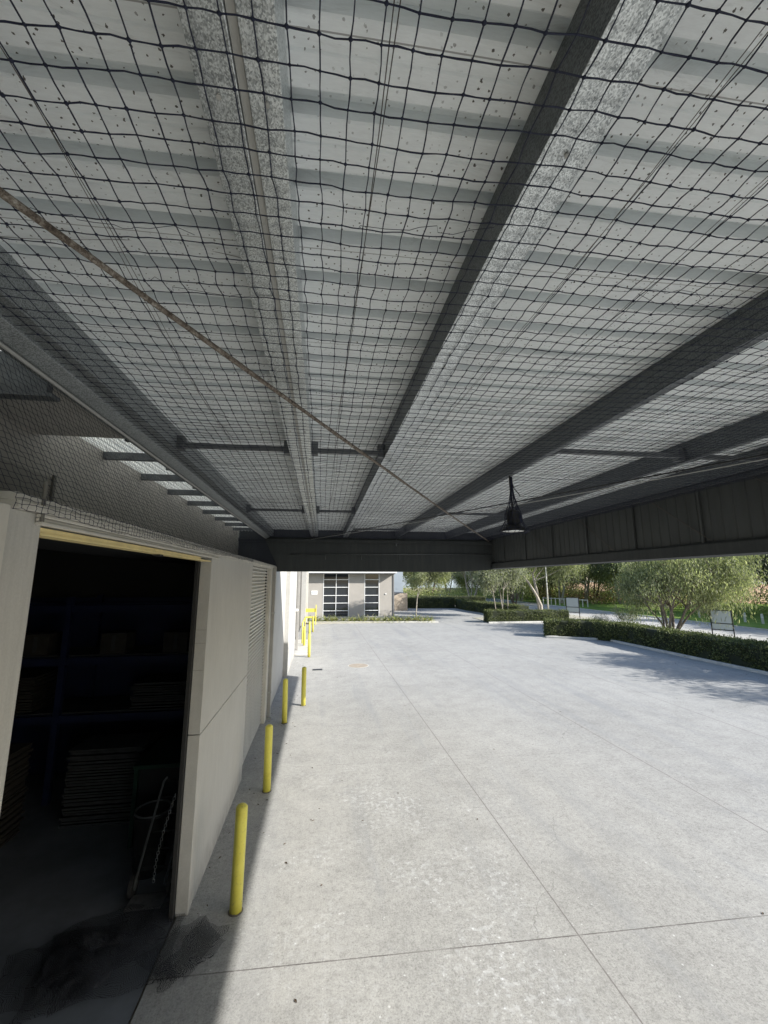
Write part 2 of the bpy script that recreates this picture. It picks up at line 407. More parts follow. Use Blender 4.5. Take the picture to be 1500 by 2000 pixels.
# ================================================================== SETTING
def sheet(name, x0, x1, y0, y1, z, mat, sub=1):
    m = MB(); m.add([(x0, y0, z), (x1, y0, z), (x1, y1, z), (x0, y1, z)], [(0, 1, 2, 3)])
    return tag(m.build(name, mat), kind="structure")
sheet("ground", -400, 500, -300, 700, -.06, M['verge'])
sheet("yard", -1.42, 24.5, -25, 60, 0, M['yard'])
sheet("shed_floor", -12, -1.44, -12, 16, -.004, M['floor'])
sheet("road", 24.5, 30.4, -60, 160, .004, M['road'])
tag(MB().box(30.4, 60, -60, 160, -.3, .07).build("lawn", M['grass']), kind="structure")
tag(MB().box(60, 300, -60, 400, -.3, .12).build("scrubland", M['orange']), kind="structure")
k = MB().box(30.25, 30.4, -60, 160, -.1, .11).box(24.5, 24.65, -60, 160, -.1, .03)
tag(k.build("road_kerb", M['kerb'], bevel=.02), kind="structure")
# verge beds behind the hedges
tag(MB().box(17.6, 24.5, -25, 22.2, -.1, .03).build("verge_near", M['verge']), kind="structure")
tag(MB().box(13.7, 24.5, 32.3, 36.4, -.1, .03).box(18.6, 24.5, 36.4, 60, -.1, .031).build("verge_far", M['verge']), kind="structure")
tag(MB().box(-1.4, 9.4, 33.4, 35.2, -.1, .10).build("planter_bed", M['verge']), kind="structure")
kb = MB()
for a, b in (((13.5, 23.6), (16.4, 22.15)), ((16.4, 22.15), (16.55, -25)), ((13.35, 31.85), (20.4, 31.75)), ((13.5, 23.6), (24.5, 23.7))):
    kb.beam((a[0], a[1], .05), (b[0], b[1], .05), .14, .12)
kb.beam((-1.4, 34.3, .05), (9.5, 32.95, .05), .14, .14)
tag(kb.build("garden_kerb", M['kerb'], bevel=.015), kind="structure")

# ================================================================== SHED BUILDING
WX = -1.31
shed = empty("warehouse", (WX, 5, 0), "pale precast concrete warehouse with an open doorway beside the yard", "building")
O = (WX, 5, 0)
def wb(): return MB(O)
def jam(y0, y1, x1=WX, mat='panel', th=.13, z0=0, z1=3.80, name="wall_panel"):
    return wb().box(x1-th, x1, y0, y1, z0, z1).build(name, M[mat], shed, bevel=.006)
jam(-12, 1.83, WX+.055, 'trim', .18)                 # proud pilaster left of the doorway
jam(1.835, 2.11)
jam(5.16, 8.13, z1=1.765); jam(5.16, 8.13, z0=1.775)  # two stacked panels with a joint
rv = wb().box(WX-.135, WX-.105, 5.150, 5.158, 0, 3.7)
jam(12.06, 15.8)
jam(15.802, 20.05, -1.16, 'panel_lit', .3, z1=5.6)
# head above openings
wb().box(WX-.13, WX, 2.112, 5.158, 3.766, 3.80).build("door_head", M['black'], shed)
wb().box(WX-.13, WX-.002, 8.132, 10.95, 3.76, 3.80).build("door_head", M['trim'], shed)
t_ = wb().box(WX-.10, WX+.035, 1.9, 15.78, 3.80, 3.835).box(WX-.10, WX+.02, 1.9, 15.78, 3.835, 3.87)
t_.build("coping_trim", M['trim'], shed, bevel=.004)
# lintel mouldings above the open doorway
lt = wb()
for i, (z, d) in enumerate(((3.798, .030), (3.780, .018), (3.762, .034))):
    lt.box(WX+.002, WX+d, 2.06, 5.42, z-.0165, z)
lt.build("lintel_moulding", M['trim'], shed, bevel=.004)
# rolled up curtain, its yellow bottom rail
sh = empty("open_roller_door", (0, 0, 0)); sh.parent = shed
cur = wb().box(WX-.10, WX-.06, 2.12, 5.15, 3.742, 3.765)
cur.build("door_curtain", M['shutter'], sh)
wb().box(WX-.10, WX-.012, 2.12, 4.75, 3.716, 3.741).box(WX-.09, WX-.006, 2.12, 5.14, 3.704, 3.7155).build("bottom_rail", M['railyellow'], sh)
wb().box(WX-.075, WX-.025, 3.62, 3.70, 3.690, 3.7035).build("door_latch", M['rubber'], sh)
wb().box(WX-.17, WX-.132, 5.10, 5.156, 0, 3.76).build("door_guide", M['rubber'], shed)
# door reveal marks
mk = wb()
for z in (2.91, 2.76, 2.46): wb().box(WX-.128, WX-.01, 5.156, 5.1592, z, z+.005).build("reveal_joint", M['reveal'], shed)
# upper cladding above the lower wall, set back
wb().box(-2.5, -2.36, -12, 12.0, 3.86, 6.6).build("upper_wall", M['upper'], shed)
wb().box(-2.36, WX-.14, -12, 15.8, 3.835, 3.858).build("wall_ledge", M['upper'], shed)
wb().box(-2.358, -2.33, 3.0, 3.82, 3.9, 4.37).build("flashing", M['bulk2'], shed, bevel=.004)
wb().box(-2.328, -2.31, 3.80, 3.83, 3.87, 4.39).build("conduit", M['darkclad'], shed)
wb().tube([(-1.285, 2.07, 3.75), (-1.285, 2.06, 3.95)], .009, 8).build("net_stake", M['darkclad'], shed)
# closed shutter door
rd = empty("closed_roller_door", (0, 0, 0)); rd.parent = shed
pr = []; z = .06
m = wb(); prof = []
while z < 3.72:
    for dz, dx in ((0, -.012), (.005, .040), (.03, .044), (.036, -.004), (.056, -.014), (.0735, -.014)):
        prof.append((z+dz, WX-.115+dx))
    z += .0745
nv = len(prof); vs = [(p[1], 8.0, p[0]) for p in prof]+[(p[1], 10.92, p[0]) for p in prof]
m.add(vs, [(i, i+nv, i+nv+1, i+1) for i in range(nv-1)]); m.build("door_curtain", M['shutter'], rd)
wb().box(WX-.14, WX-.09, 8.0, 10.92, 0, .058).build("bottom_rail", M['guide'], rd)
wb().box(WX-.13, WX-.095, 10.922, 10.948, .02, 3.758).build("door_guide", M['rubber'], rd)
# jamb + column strips
wb().box(WX-.13, WX+.012, 10.952, 11.25, 0, 3.80).build("wall_panel", M['trim'], shed, bevel=.01)
dp = wb().box(WX+.014, WX+.10, 11.27, 11.38, .06, 3.80)
dp.build("downpipe", M['guide'], shed, bevel=.01)
for z in (.62, 2.6): wb().box(WX+.012, WX+.112, 11.255, 11.395, z, z+.035).build("pipe_strap", M['galvplain'], shed)
wb().box(WX+.012, WX+.13, 11.25, 11.40, 0, .045).build("pipe_shoe", M['galvplain'], shed)
wb().box(WX-.13, WX-.01, 11.252, 12.058, 0, 3.80).build("wall_panel", M['panel'], shed)
# sunlit wall details: panel joint lines and a small wall light
wb().box(-1.162, -1.152, 17.9, 17.93, 0, 5.6).build("panel_joint", M['guide'], shed)
wb().box(-1.16, -1.02, 19.3, 19.45, 2.05, 2.15).build("wall_light", M['white'], shed, bevel=.02)
# bays beyond; recess shade is put into the dark grey of wall and ribs
bx = wb().box(-1.8, -1.5, 20.06, 34.5, 0, 5.6); bx.build("far_wall", M['shadeshut'], shed)
rb = wb(); y = 20.4
while y < 33.5: rb.box(-1.5, -1.46, y, y+.35, 0, 5.5); y += .9
rb.build("shutter_rib", M['shadeshut'], shed)
wb().box(-1.495, -1.14, 32.0, 32.3, 0, 5.6).build("column", M['panel_lit'], shed, bevel=.01)
wb().box(-1.495, -1.05, 33.7, 34.1, 0, 5.6).build("column", M['trim'], shed, bevel=.01)
wb().box(-1.18, -1.06, 20.9, 21.05, .1, 4.2).build("downpipe", M['guide'], shed, bevel=.01)
wb().box(-1.46, -.55, 19.98, 24.5, 0, .09).build("door_step", M['kerb'], shed, bevel=.01)
# shed body
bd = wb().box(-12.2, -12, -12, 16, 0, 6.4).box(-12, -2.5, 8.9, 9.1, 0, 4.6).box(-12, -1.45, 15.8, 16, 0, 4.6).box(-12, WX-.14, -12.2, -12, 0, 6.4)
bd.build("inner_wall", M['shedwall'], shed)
wb().box(-12.2, -2.36, -12.2, 16, 6.6, 6.75).box(-12, -2.5, -12, 15.9, 4.6, 4.66).build("roof", M['whroof'], shed)
wb().box(-2.5, WX-.14, -12, 15.8, 3.766, 3.834).build("lintel_beam", M['black'], shed)

# ---- things in the shed
def pallet_rack():
    r = empty("pallet_rack", (-4, 8.2, 0), "blue steel storage rack across the back of the dark shed", "rack")
    off = (-4, 8.2, 0)
    for x in (-6.6, -4.2, -1.75):
        for y in (7.75, 8.7):
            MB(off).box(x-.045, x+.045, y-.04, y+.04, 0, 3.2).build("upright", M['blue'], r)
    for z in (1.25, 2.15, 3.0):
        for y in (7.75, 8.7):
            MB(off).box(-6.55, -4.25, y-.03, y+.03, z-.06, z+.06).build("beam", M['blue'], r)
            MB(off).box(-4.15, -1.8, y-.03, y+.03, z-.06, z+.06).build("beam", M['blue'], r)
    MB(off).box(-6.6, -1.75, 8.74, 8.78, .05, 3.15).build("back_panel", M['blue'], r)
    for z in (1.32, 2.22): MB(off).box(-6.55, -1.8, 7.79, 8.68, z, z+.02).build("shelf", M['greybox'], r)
    return r
pallet_rack()
def board_stack(x, y, z, w, d, n, mat, label):
    t = empty("board_stack", (x, y, z), label, "stack of boards", "stacked boards in the shed")
    zz = 0
    for i in range(n):
        th = random.uniform(.022, .034); j = random.uniform(-.02, .02)
        MB().box(-w/2+j, w/2+j, -d/2+j, d/2+j, zz, zz+th).build("board", M[mat], t); zz += th+random.uniform(.008, .016)
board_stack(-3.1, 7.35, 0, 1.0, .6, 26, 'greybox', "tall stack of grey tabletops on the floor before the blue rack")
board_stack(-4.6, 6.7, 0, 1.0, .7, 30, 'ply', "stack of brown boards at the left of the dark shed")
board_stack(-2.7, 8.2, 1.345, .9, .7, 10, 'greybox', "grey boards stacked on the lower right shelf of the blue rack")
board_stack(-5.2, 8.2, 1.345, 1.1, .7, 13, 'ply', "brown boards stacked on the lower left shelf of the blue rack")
for i, (x, lab) in enumerate(((-5.9, "small grey carton on the left end of the upper rack shelf"), (-5.2, "small grey carton second from left on the upper rack shelf"), (-4.7, "small grey carton left of the middle upright on the rack"), (-3.5, "small grey carton right of the middle upright on the rack"), (-2.5, "small grey carton on the right end of the upper rack shelf"))):
    c = empty("carton", (x, 7.98, 2.242), lab, "carton", "cartons on the rack")
    MB().box(-.2, .2, -.16, .2, 0, .34).build("box", M['ply'], c, bevel=.004); MB().box(-.03, .03, -.164, -.161, .05, .30).build("tape", M['greybox'], c)
# green framed bench
gb = empty("work_bench", (-2.0, 6.9, 0), "green framed steel bench behind the doorway's right side", "bench")
for x in (-.42, .40):
    for y in (-.45, .9): MB().box(x-.025, x+.025, y-.025, y+.025, 0, .95).build("leg", M['green'], gb)
MB().box(-.46, .44, -.49, .94, .95, 1.0).build("bench_top", M['green'], gb, bevel=.005)
MB().box(-.39, .37, -.44, -.42, .1, .93).build("front_panel", M['black'], gb)
# hand truck leaning on the lining
ht = empty("hand_truck", (-1.8, 5.5, 0), "black two wheeled hand truck leaning beside the right door jamb", "hand truck")
for s, nm in ((-.16, 0), (.16, 0)):
    MB().tube([(s-.02, -.02, .12), (s*1.0+.16, .12, 1.12), (s+.20, .10, 1.17)], .013, 8).build("side_rail", M['bracket'], ht, True)
cb = MB()
for k in range(1, 6): cb.tube([(-.16+.03*k, .015+.02*k, .17*k+.1), (.16+.03*k, .015+.02*k, .17*k+.1)], .009, 6)
cb.build("crossbar", M['black'], ht)
MB().box(-.18, .18, -.24, -.02, .03, .042).build("toe_plate", M['alu'], ht)
for s in (-.2, .2):
    w = MB().tube([(s-.022, .02, .115), (s+.022, .02, .115)], .11, 18).build("wheel", M['rubber'], ht)
    MB().tube([(s-.026, .02, .115), (s+.026, .02, .115)], .05, 14).build("rim", M['bracket'], w)
MB().tube([(.04, .10, 1.14), (.16, .02, 1.17), (.30, .05, 1.14)], .014, 8).build("handle", M['black'], ht, True)
# hanging chain beside it
ch = MB(); pz = []
for i in range(26):
    tt = i/25; p = Vector((-1.60-.16*math.sin(tt*1.5), 5.42, 1.05-.85*tt)); a = Vector((.012, 0, 0)) if i % 2 else Vector((0, .012, 0))
    L = Vector((0, 0, .02)); ch.tube([p-L, p-L*.6+a, p+L*.6+a, p+L, p+L*.6-a, p-L*.6-a, p-L], .003, 5, False)
tag(ch.build("door_chain", M['alu']), "thin steel chain hanging inside the right door jamb", "chain")
bn = empty("waste_bin", (-2.0, 5.95, 0), "dark bin with a metal rim between the green bench and the hand truck", "bin")
MB().lathe([(.17, 0), (.2, .62), (.215, .64), (.215, .67), (.19, .67), (.18, .1)], n=24, capt=False).build("bin_body", M['black'], bn, True)
MB().tube([(.2*math.cos(a), .2*math.sin(a), .675) for a in np.linspace(0, 2*math.pi, 25)], .012, 6).build("rim", M['bracket'], bn, True)

# ================================================================== CANOPY
FX = 5.24; YE = 12.0; YN = -9.0; ZP = 4.72; ZR = 4.925
can = empty("canopy", (2, 5, 3.72), "steel framed loading canopy with ribbed pale roof and charcoal fascia", "canopy")
CO = (2, 5, 3.72)
def cb_(): return MB(CO)
# ribbed roof sheet: ribs run across the canopy, very slightly skewed
SK = .026
per = .24; prof = []
y = YN; i = 0
while y < YE+.1:
    for dy, dz in ((0, 0), (.052, 0), (.056, .006), (.064, .006), (.068, 0), (.148, 0), (.152, .004), (.154, .078), (.226, .078), (.226, .004), (.230, 0)):
        prof.append((y+dy, ZR+dz))
    y += per
nv = len(prof); xs = np.linspace(-1.5, FX+.12, 9); vs = []; fs = []
for x in xs:
    for q in prof: vs.append((x, q[0]-SK*x, q[1]+.002*math.sin(x*3+q[0])))
for a in range(len(xs)-1):
    for b in range(nv-1): fs.append((a*nv+b, a*nv+b+1, (a+1)*nv+b+1, (a+1)*nv+b))
m = cb_(); m.add(vs, fs); rs = m.build("roof_sheet", M['roof'], can)
sol = rs.modifiers.new("th", 'SOLIDIFY'); sol.thickness = .004; sol.offset = 1
def cpurlin(x, left=True, mat='galv', z0=ZP, z1=ZR-.006, fl=.10, y0=YN, y1=YE, name="purlin", lip=.018):
    """C section: web on one side, flanges and lips"""
    s = 1 if left else -1; t = .004
    P = [(x, z0), (x+s*fl, z0), (x+s*fl, z0+lip), (x+s*(fl-t), z0+lip), (x+s*(fl-t), z0+t), (x+s*t, z0+t), (x+s*t, z1-t),
         (x+s*(fl-t), z1-t), (x+s*(fl-t), z1-lip), (x+s*fl, z1-lip), (x+s*fl, z1), (x, z1)]
    if not left: P = P[::-1]
    return cb_().prism(P, y0, y1).build(name, M[mat], can, bevel=.002)
cpurlin(-.34, True, fl=.10); cpurlin(-.13, False, fl=.085)
cb_().box(-.238, -.217, YN, YE, ZP+.012, ZR-.01).build("purlin_packer", M['galvplain'], can)
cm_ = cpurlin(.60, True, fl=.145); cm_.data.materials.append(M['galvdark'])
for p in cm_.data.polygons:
    if abs(p.normal.x) > .9 and p.area > .5: p.material_index = 1  # web faces darkened: shade of the building side put into their colour
cpurlin(2.16, True, 'galvdark', fl=.07); cpurlin(3.74, True, 'galvdark', fl=.07); cpurlin(4.72, True, 'galvdark', fl=.06)
for y in np.arange(.9, 11.5, 1.2):
    for x in (-.29, -.17, .675): cb_().lathe([(.007, -.006), (.007, 0)], c=(x, y, ZP-.001), n=8).build("bolt", M['galvplain'], can)
# wall side beam: purlin plus stepped gutter channel
cpurlin(-1.40, False, 'galvmid', fl=.10)
cb_().prism([(-1.50, 4.80), (-1.50, 4.70), (-1.58, 4.66), (-1.66, 4.66), (-1.66, 4.94), (-1.64, 4.94), (-1.64, 4.69), (-1.58, 4.69), (-1.52, 4.72), (-1.52, 4.80)][::-1], YN, YE).build("wall_beam", M['galvmid'], can, bevel=.003)
cb_().box(-1.519, -1.501, YN, YE, 4.801, 4.93).build("wall_beam_web", M['galvmid'], can)
cb_().tube([(-1.60, YN, 4.648), (-1.60, YE, 4.648)], .011, 8).build("conduit", M['galvplain'], can)
# eave outriggers towards the building, with pale corrugated sheet over them
pv = []; x = -2.36; k = 0
while x < -1.66:
    pv += [(x, 4.86), (x+.02, 4.885), (x+.045, 4.885), (x+.065, 4.86)]; x += .088
m = cb_(); m.prism(pv, YN, YE, close=False); e = m.build("eave_sheet", M['eavesheet'], can)
for y in [v for v in list(np.arange(-2.3, 2.0, .935))+list(np.arange(3.66, 11.9, .935))]:
    o = cb_().prism([(-2.355, 4.855), (-2.355, 4.775), (-1.662, 4.775), (-1.662, 4.855)], y, y+.012)
    o.box(-2.355, -1.662, y+.012, y+.05, 4.775, 4.781)
    ob = o.build("outrigger", M['bracket'], can)
    cb_().box(-1.70, -1.665, y-.04, y-.002, 4.67, 4.80).build("bracket", M['galvdark'], ob)
bh = cb_().box(-2.355, -1.664, 2.62, 3.63, 4.69, 4.852).build("bulkhead", M['bulk'], can, bevel=.004)
cb_().box(-2.355, -1.664, 2.56, 2.616, 4.60, 4.852).box(-2.355, -1.62, 2.54, 2.62, 4.575, 4.598).build("bulkhead_rail", M['bracket'], can)
# bridging bars
def bridge(x0, x1, y):
    b = cb_().beam((x0, y, 4.775), (x1, y-SK*(x1-x0), 4.775), .04, .045).build("bridging_bar", M['bracket'], can)
    for x in (x0+.03, x1-.03): cb_().box(x-.03, x+.03, y-.045, y+.045, 4.73, 4.86).build("bracket", M['bracket'], b)
for y in (4.0, 7.7): bridge(-1.40, -.342, y); bridge(-.128, .598, y-.02)
bridge(2.235, 3.738, 3.62); bridge(3.82, 4.715, 3.58); bridge(.715, 2.155, 10.4); bridge(2.235, 3.738, 7.6)
# tie wires under the sheeting
for x, a in ((1.02, .03), (1.46, -.02), (-.88, .04), (2.75, .03), (3.2, -.03), (.12, .02), (4.3, .02)):
    for d in (0, .012):
        cb_().tube([(x+d+a*math.sin(y*1.3+d*80), y, 4.83+.01*math.sin(y*2+x)) for y in np.arange(-1, 12, .5)], .0016, 4, False).build("tie_wire", M['wire'], can)
for y in np.arange(.1, 11.5, .52):
    for d in (0,):
        zz = random.uniform(4.86, 4.93)
        x0 = random.choice((-1.4, -.12, .72, 2.24)); x1 = {-1.4: -.35, -.12: .6, .72: 2.15, 2.24: 3.74}[x0]
        cb_().tube([(x, y+.03*math.sin(x*4+y)-SK*x, zz+.01*math.sin(x*7)) for x in np.linspace(x0, x1, 9)], .0014, 4, False).build("tie_wire", M['wire'], can)
# far fascia and portal beam
P = [(-2.36, 3.715), (4.05, 3.715), (4.7, 3.75), (5.42, 3.80), (5.42, 5.02), (-2.36, 5.02)]
m = cb_(); n = len(P)
m.add([(p[0], YE+.002, p[1]) for p in P]+[(p[0], YE+.24, p[1]) for p in P], [tuple(range(n)), tuple(range(n, 2*n))[::-1]]+[(i, n+i, n+(i+1) % n, (i+1) % n) for i in range(n)])
m.build("end_fascia", M['fascia'], can, bevel=.004)
eb = cb_().box(-2.36, 5.2, YE-.07, YE-.001, 4.56, 4.64).box(-2.36, 5.2, YE-.12, YE-.071, 4.632, 4.64)
eb.build("end_rail", M['fascia'], can)
cd = cb_().tube([(.0-.9, YE-.025, 4.20), (5.2, YE-.025, 4.26)], .012, 8)
for x in (.1, 1.15, 2.3): cd.tube([(x, YE-.025, 4.2+(x+.9)*.01), (x, YE-.025, 4.06)], .009, 6)
cd.tube([(2.2, YE-.03, 4.7), (2.2, YE-.03, 4.48)], .02, 8)
cd.build("conduit", M['galvdark'], can, True)
# right fascia: sheeting inside, charcoal outside, bottom channel
pv = []; y = YN
while y < YE-.01:
    pv += [(FX, y), (FX, y+.12), (FX+.008, y+.13), (FX+.008, y+.15), (FX, y+.16)]; y += .17
m = cb_(); n = len(pv)
m.add([(p[0], p[1], 3.98) for p in pv]+[(p[0], p[1], 4.95) for p in pv], [(i, i+1, n+i+1, n+i) for i in range(n-1)]); m.build("fascia_lining", M['sheet'], can)
cb_().box(FX+.04, FX+.18, YN, YE, 3.80, 5.02).build("side_fascia", M['fascia'], can, bevel=.004)
cb_().prism([(FX-.05, 3.815), (FX+.038, 3.80), (FX+.038, 4.0), (FX-.02, 4.0), (FX-.05, 3.97)][::-1], YN, YE).build("bottom_channel", M['fascia'], can, bevel=.004)
cb_().box(FX-.07, FX-.003, YN, YE-.1, 4.755, 4.80).build("top_rail", M['galvdark'], can, bevel=.004)
for y in np.arange(1.1, 11.9, 1.25):
    cb_().box(FX-.03, FX-.002, y, y+.035, 4.0, 4.755).build("stud", M['sheet'], can)
for y in (2.6, 4.1, 5.7, 7.6, 9.6): cb_().tube([(FX-.03, y, 4.74), (FX-.03, y-.95, 4.02)], .006, 6).build("diagonal_tie", M['wire'], can)
# diagonal rods under the net
a = Vector((-1.75, -.13, 4.66)); b = Vector((5.15, 12.0, 4.665)); pts = [a.lerp(b, i/60)+Vector((0, 0, -.03*math.sin(math.pi*i/60)+random.uniform(-.002, .002))) for i in range(61)]
cb_().tube(pts, [.0135+random.uniform(-.0015, .002) for _ in pts], 9).build("brace_rod", M['rod'], can, True)
a = Vector((-.45, 12.0, 4.66)); b = Vector((5.2, .72, 4.66))
cb_().tube([a.lerp(b, i/30)+Vector((0, 0, -.035*math.sin(math.pi*i/30))) for i in range(31)], .0085, 7).build("brace_cable", M['black'], can, True)
cb_().tube([a.lerp(b, i/30)+Vector((.06, .02, -.02-.05*math.sin(math.pi*i/30))) for i in range(31)], .005, 6).build("brace_cable", M['galvplain'], can, True)

# ================================================================== BIRD NETTING
def strand_mesh(P, rad, knots=True, kscale=2.3, sag=.0):
    """P: grid of points (rows, cols, 3). Tubes along both directions of the grid, with knots."""
    V = []; F = []; n0 = 0
    def tubes(A):                                # A: (lines, pts, 3)
        nonlocal n0
        L, K, _ = A.shape
        B = np.empty((L, 2*K-1, 3)); B[:, ::2] = A; mid = (A[:, 1:]+A[:, :-1])/2
        mid = mid+rng.normal(0, .0013, mid.shape)+np.array([0, 0, -sag]); B[:, 1::2] = mid
        d = np.gradient(B, axis=1); d /= np.linalg.norm(d, axis=2, keepdims=True)+1e-9
        up = np.array([0, 0, 1.]) if abs(d[..., 2]).mean() < .7 else np.array([1., 0, 0])
        s = np.cross(d, up); s /= np.linalg.norm(s, axis=2, keepdims=True)+1e-9; u = np.cross(s, d)
        rr = rad*rng.uniform(.8, 1.2, B.shape[:2])[..., None]
        ring = np.stack([B+rr*(s*math.cos(t)+u*math.sin(t)) for t in (0, 2.094, 4.189)], axis=2)
        k2 = B.shape[1]; V.append(ring.reshape(-1, 3))
        idx = n0+np.arange(L*k2*3).reshape(L, k2, 3)
        for k in range(3):
            q = np.stack([idx[:, :-1, k], idx[:, 1:, k], idx[:, 1:, (k+1) % 3], idx[:, :-1, (k+1) % 3]], axis=-1).reshape(-1, 4)
            F.append(q)
        n0 += L*k2*3
    tubes(P); tubes(np.swapaxes(P, 0, 1))
    me = bpy.data.meshes.new("netting")
    v = np.concatenate(V)
    f4 = np.concatenate(F)
    tri = np.zeros((0, 3), int)
    if knots:
        C = P.reshape(-1, 3); r = rad*kscale
        off = np.array([(1, 0, 0), (0, 1, 0), (-1, 0, 0), (0, -1, 0), (0, 0, 1), (0, 0, -1)])*r
        kv = (C[:, None, :]+off[None]*rng.uniform(.75, 1.3, (len(C), 1, 1))).reshape(-1, 3)
        base = n0+np.arange(len(C))[:, None, None]*6
        T = np.array([(0, 1, 4), (1, 2, 4), (2, 3, 4), (3, 0, 4), (1, 0, 5), (2, 1, 5), (3, 2, 5), (0, 3, 5)])
        tri = (base+T[None]).reshape(-1, 3); v = np.concatenate([v, kv])
    nv, nq, nt = len(v), len(f4), len(tri)
    me.vertices.add(nv); me.vertices.foreach_set("co", v.astype(np.float32).ravel())
    me.loops.add(nq*4+nt*3); me.loops.foreach_set("vertex_index", np.concatenate([f4.ravel(), tri.ravel()]).astype(np.int32))
    me.polygons.add(nq+nt)
    st = np.concatenate([np.arange(nq)*4, nq*4+np.arange(nt)*3]).astype(np.int32)
    me.polygons.foreach_set("loop_start", st)
    me.update(calc_edges=True); me.validate(); me.materials.append(M['twine'])
    return me
netE = empty("bird_netting", (2, 5, 3.7), "dark knotted bird netting stretched under the whole canopy ceiling", "netting")
def netpart(P, rad, name, **k):
    P = P-np.array([2, 5, 3.7]); me = strand_mesh(P, rad, **k); me.name = name
    o = bpy.data.objects.new(name, me); link(o, netE); return o
MS = .0705
xs = np.arange(-1.66, 5.19, MS); ys = np.arange(-.9, YE-.02, MS)
XX, YY = np.meshgrid(xs, ys, indexing='ij')
P = np.stack([XX, YY-SK*XX, np.full_like(XX, 4.706)], -1)
w1 = .010*np.sin(YY*.9+XX*.5)+.002*np.sin(YY*4.3+1.2*XX+1); w2 = .008*np.sin(XX*.9+YY*.5)+.002*np.sin(XX*5+YY*1.1)
P[..., 0] += w1*.9; P[..., 1] += w2*.9
# sags between the purlins, bears on their undersides
pur = np.array([-1.45, -.24, .65, 2.2, 3.78, 5.2]); dist = np.min(np.abs(XX[..., None]-pur), axis=-1)
P[..., 2] -= np.minimum(dist, .6)**1.2*.03+.006*np.sin(YY*2.3)
P += rng.normal(0, .0016, P.shape)+np.repeat(rng.normal(0, .002, (1, P.shape[1], 3)), P.shape[0], 0)
netpart(P, .0022, "ceiling_net", kscale=2.7)
# curtain from the beam down to the coping, and the frayed hem hanging on the wall
ys = np.arange(.2, YE-.02, .038); sv_ = np.linspace(0, 1, 25)
SS, YY = np.meshgrid(sv_, ys, indexing='ij')
P = np.stack([-1.655+.385*SS, YY, 4.70-.84*SS-.03*np.sin(math.pi*SS)], -1)+rng.normal(0, .0022, SS.shape+(3,))
netpart(P, .0012, "wall_side_net", kscale=1.8)
ys = np.arange(1.86, 7.9, .042); SS, YY = np.meshgrid(np.linspace(0, 1, 4), ys, indexing='ij')
P = np.stack([-1.262-.002*SS+0*YY, YY, 3.86-.07*SS*(1-.07*(YY-2.0)).clip(.35, 1)-.008*np.sin(YY*5)*SS], -1)+rng.normal(0, .004, SS.shape+(3,))*np.array([.4, 1, 1])
netpart(P, .0014, "net_hem", kscale=1.8)
# right edge down to the top rail
# stray threads
for i in range(26):
    m = MB((2, 5, 3.7))
    x = random.uniform(-1.3, 1.6); y = random.uniform(1, 5); p = Vector((x, y, 4.70)); pts = [p.copy()]
    for k in range(12): p += Vector((random.uniform(.0, .09), random.uniform(-.025, .03), random.uniform(-.008, .007))); pts.append(p.copy())
    m.tube(pts, .0011, 4, False); m.build("loose_thread", M['twine'], netE)

# ---- pendant lamp wrapped in net
lp = empty("pendant_lamp", (2.22, 4.44, 4.05), "dark high bay lamp wrapped in netting hanging from a purlin", "lamp")
MB().lathe([(.145, 0), (.150, .012), (.115, .05), (.075, .07), (.07, .085)], n=28, capb=False).build("lamp_shade", M['black'], lp, True)
fz = MB().lathe([(.055, .085), (.055, .24), (.03, .26), (.012, .27)], n=18)
for k in range(14):
    a = 2*math.pi*k/14; fz.beam((.07*math.cos(a), .07*math.sin(a), .09), (.07*math.cos(a), .07*math.sin(a), .235), .035, .006, (math.cos(a), math.sin(a), 0.001))
fz.build("lamp_housing", M['black'], lp)
MB().box(.05, .10, -.03, .03, .10, .20).build("driver_box", M['blue'], lp, bevel=.004)
MB().lathe([(.0, .008), (.13, .006), (.14, .012)], n=28, capb=False, capt=False).build("lens", M['glasslamp'], lp, True)
MB().tube([(0, 0, .26), (-.01, 0, .40), (-.02, 0, .56), (-.02, 0, .68)], .009, 7).tube([(-.015, 0, .66), (.03, 0, .52), (.09, 0, .45), (.10, .0, .43)], .006, 6).build("hanging_cord", M['black'], lp, True)
m = MB()
for k in range(16):
    a0 = 2*math.pi*k/16; pts = []
    for zz, r in ((-.03, .12), (0, .165), (.06, .13), (.12, .10), (.22, .085), (.32, .05), (.42, .025), (.55, .012), (.66, .01)):
        a = a0+random.uniform(-.15, .15)+zz*1.5; pts.append((r*math.cos(a)*random.uniform(.9, 1.15), r*math.sin(a)*random.uniform(.9, 1.15), zz))
    m.tube(pts, .0035, 4, False)
    pts = []
for zz, r in ((0, .165), (.04, .14), (.09, .115), (.15, .1), (.21, .09), (.27, .07), (.34, .045), (.42, .03)):
    m.tube([(r*math.cos(a)*1.03, r*math.sin(a)*1.03, zz+random.uniform(-.008, .008)) for a in np.linspace(0, 6.283, 17)], .003, 4, False)
m.build("net_wrap", M['twine'], lp)

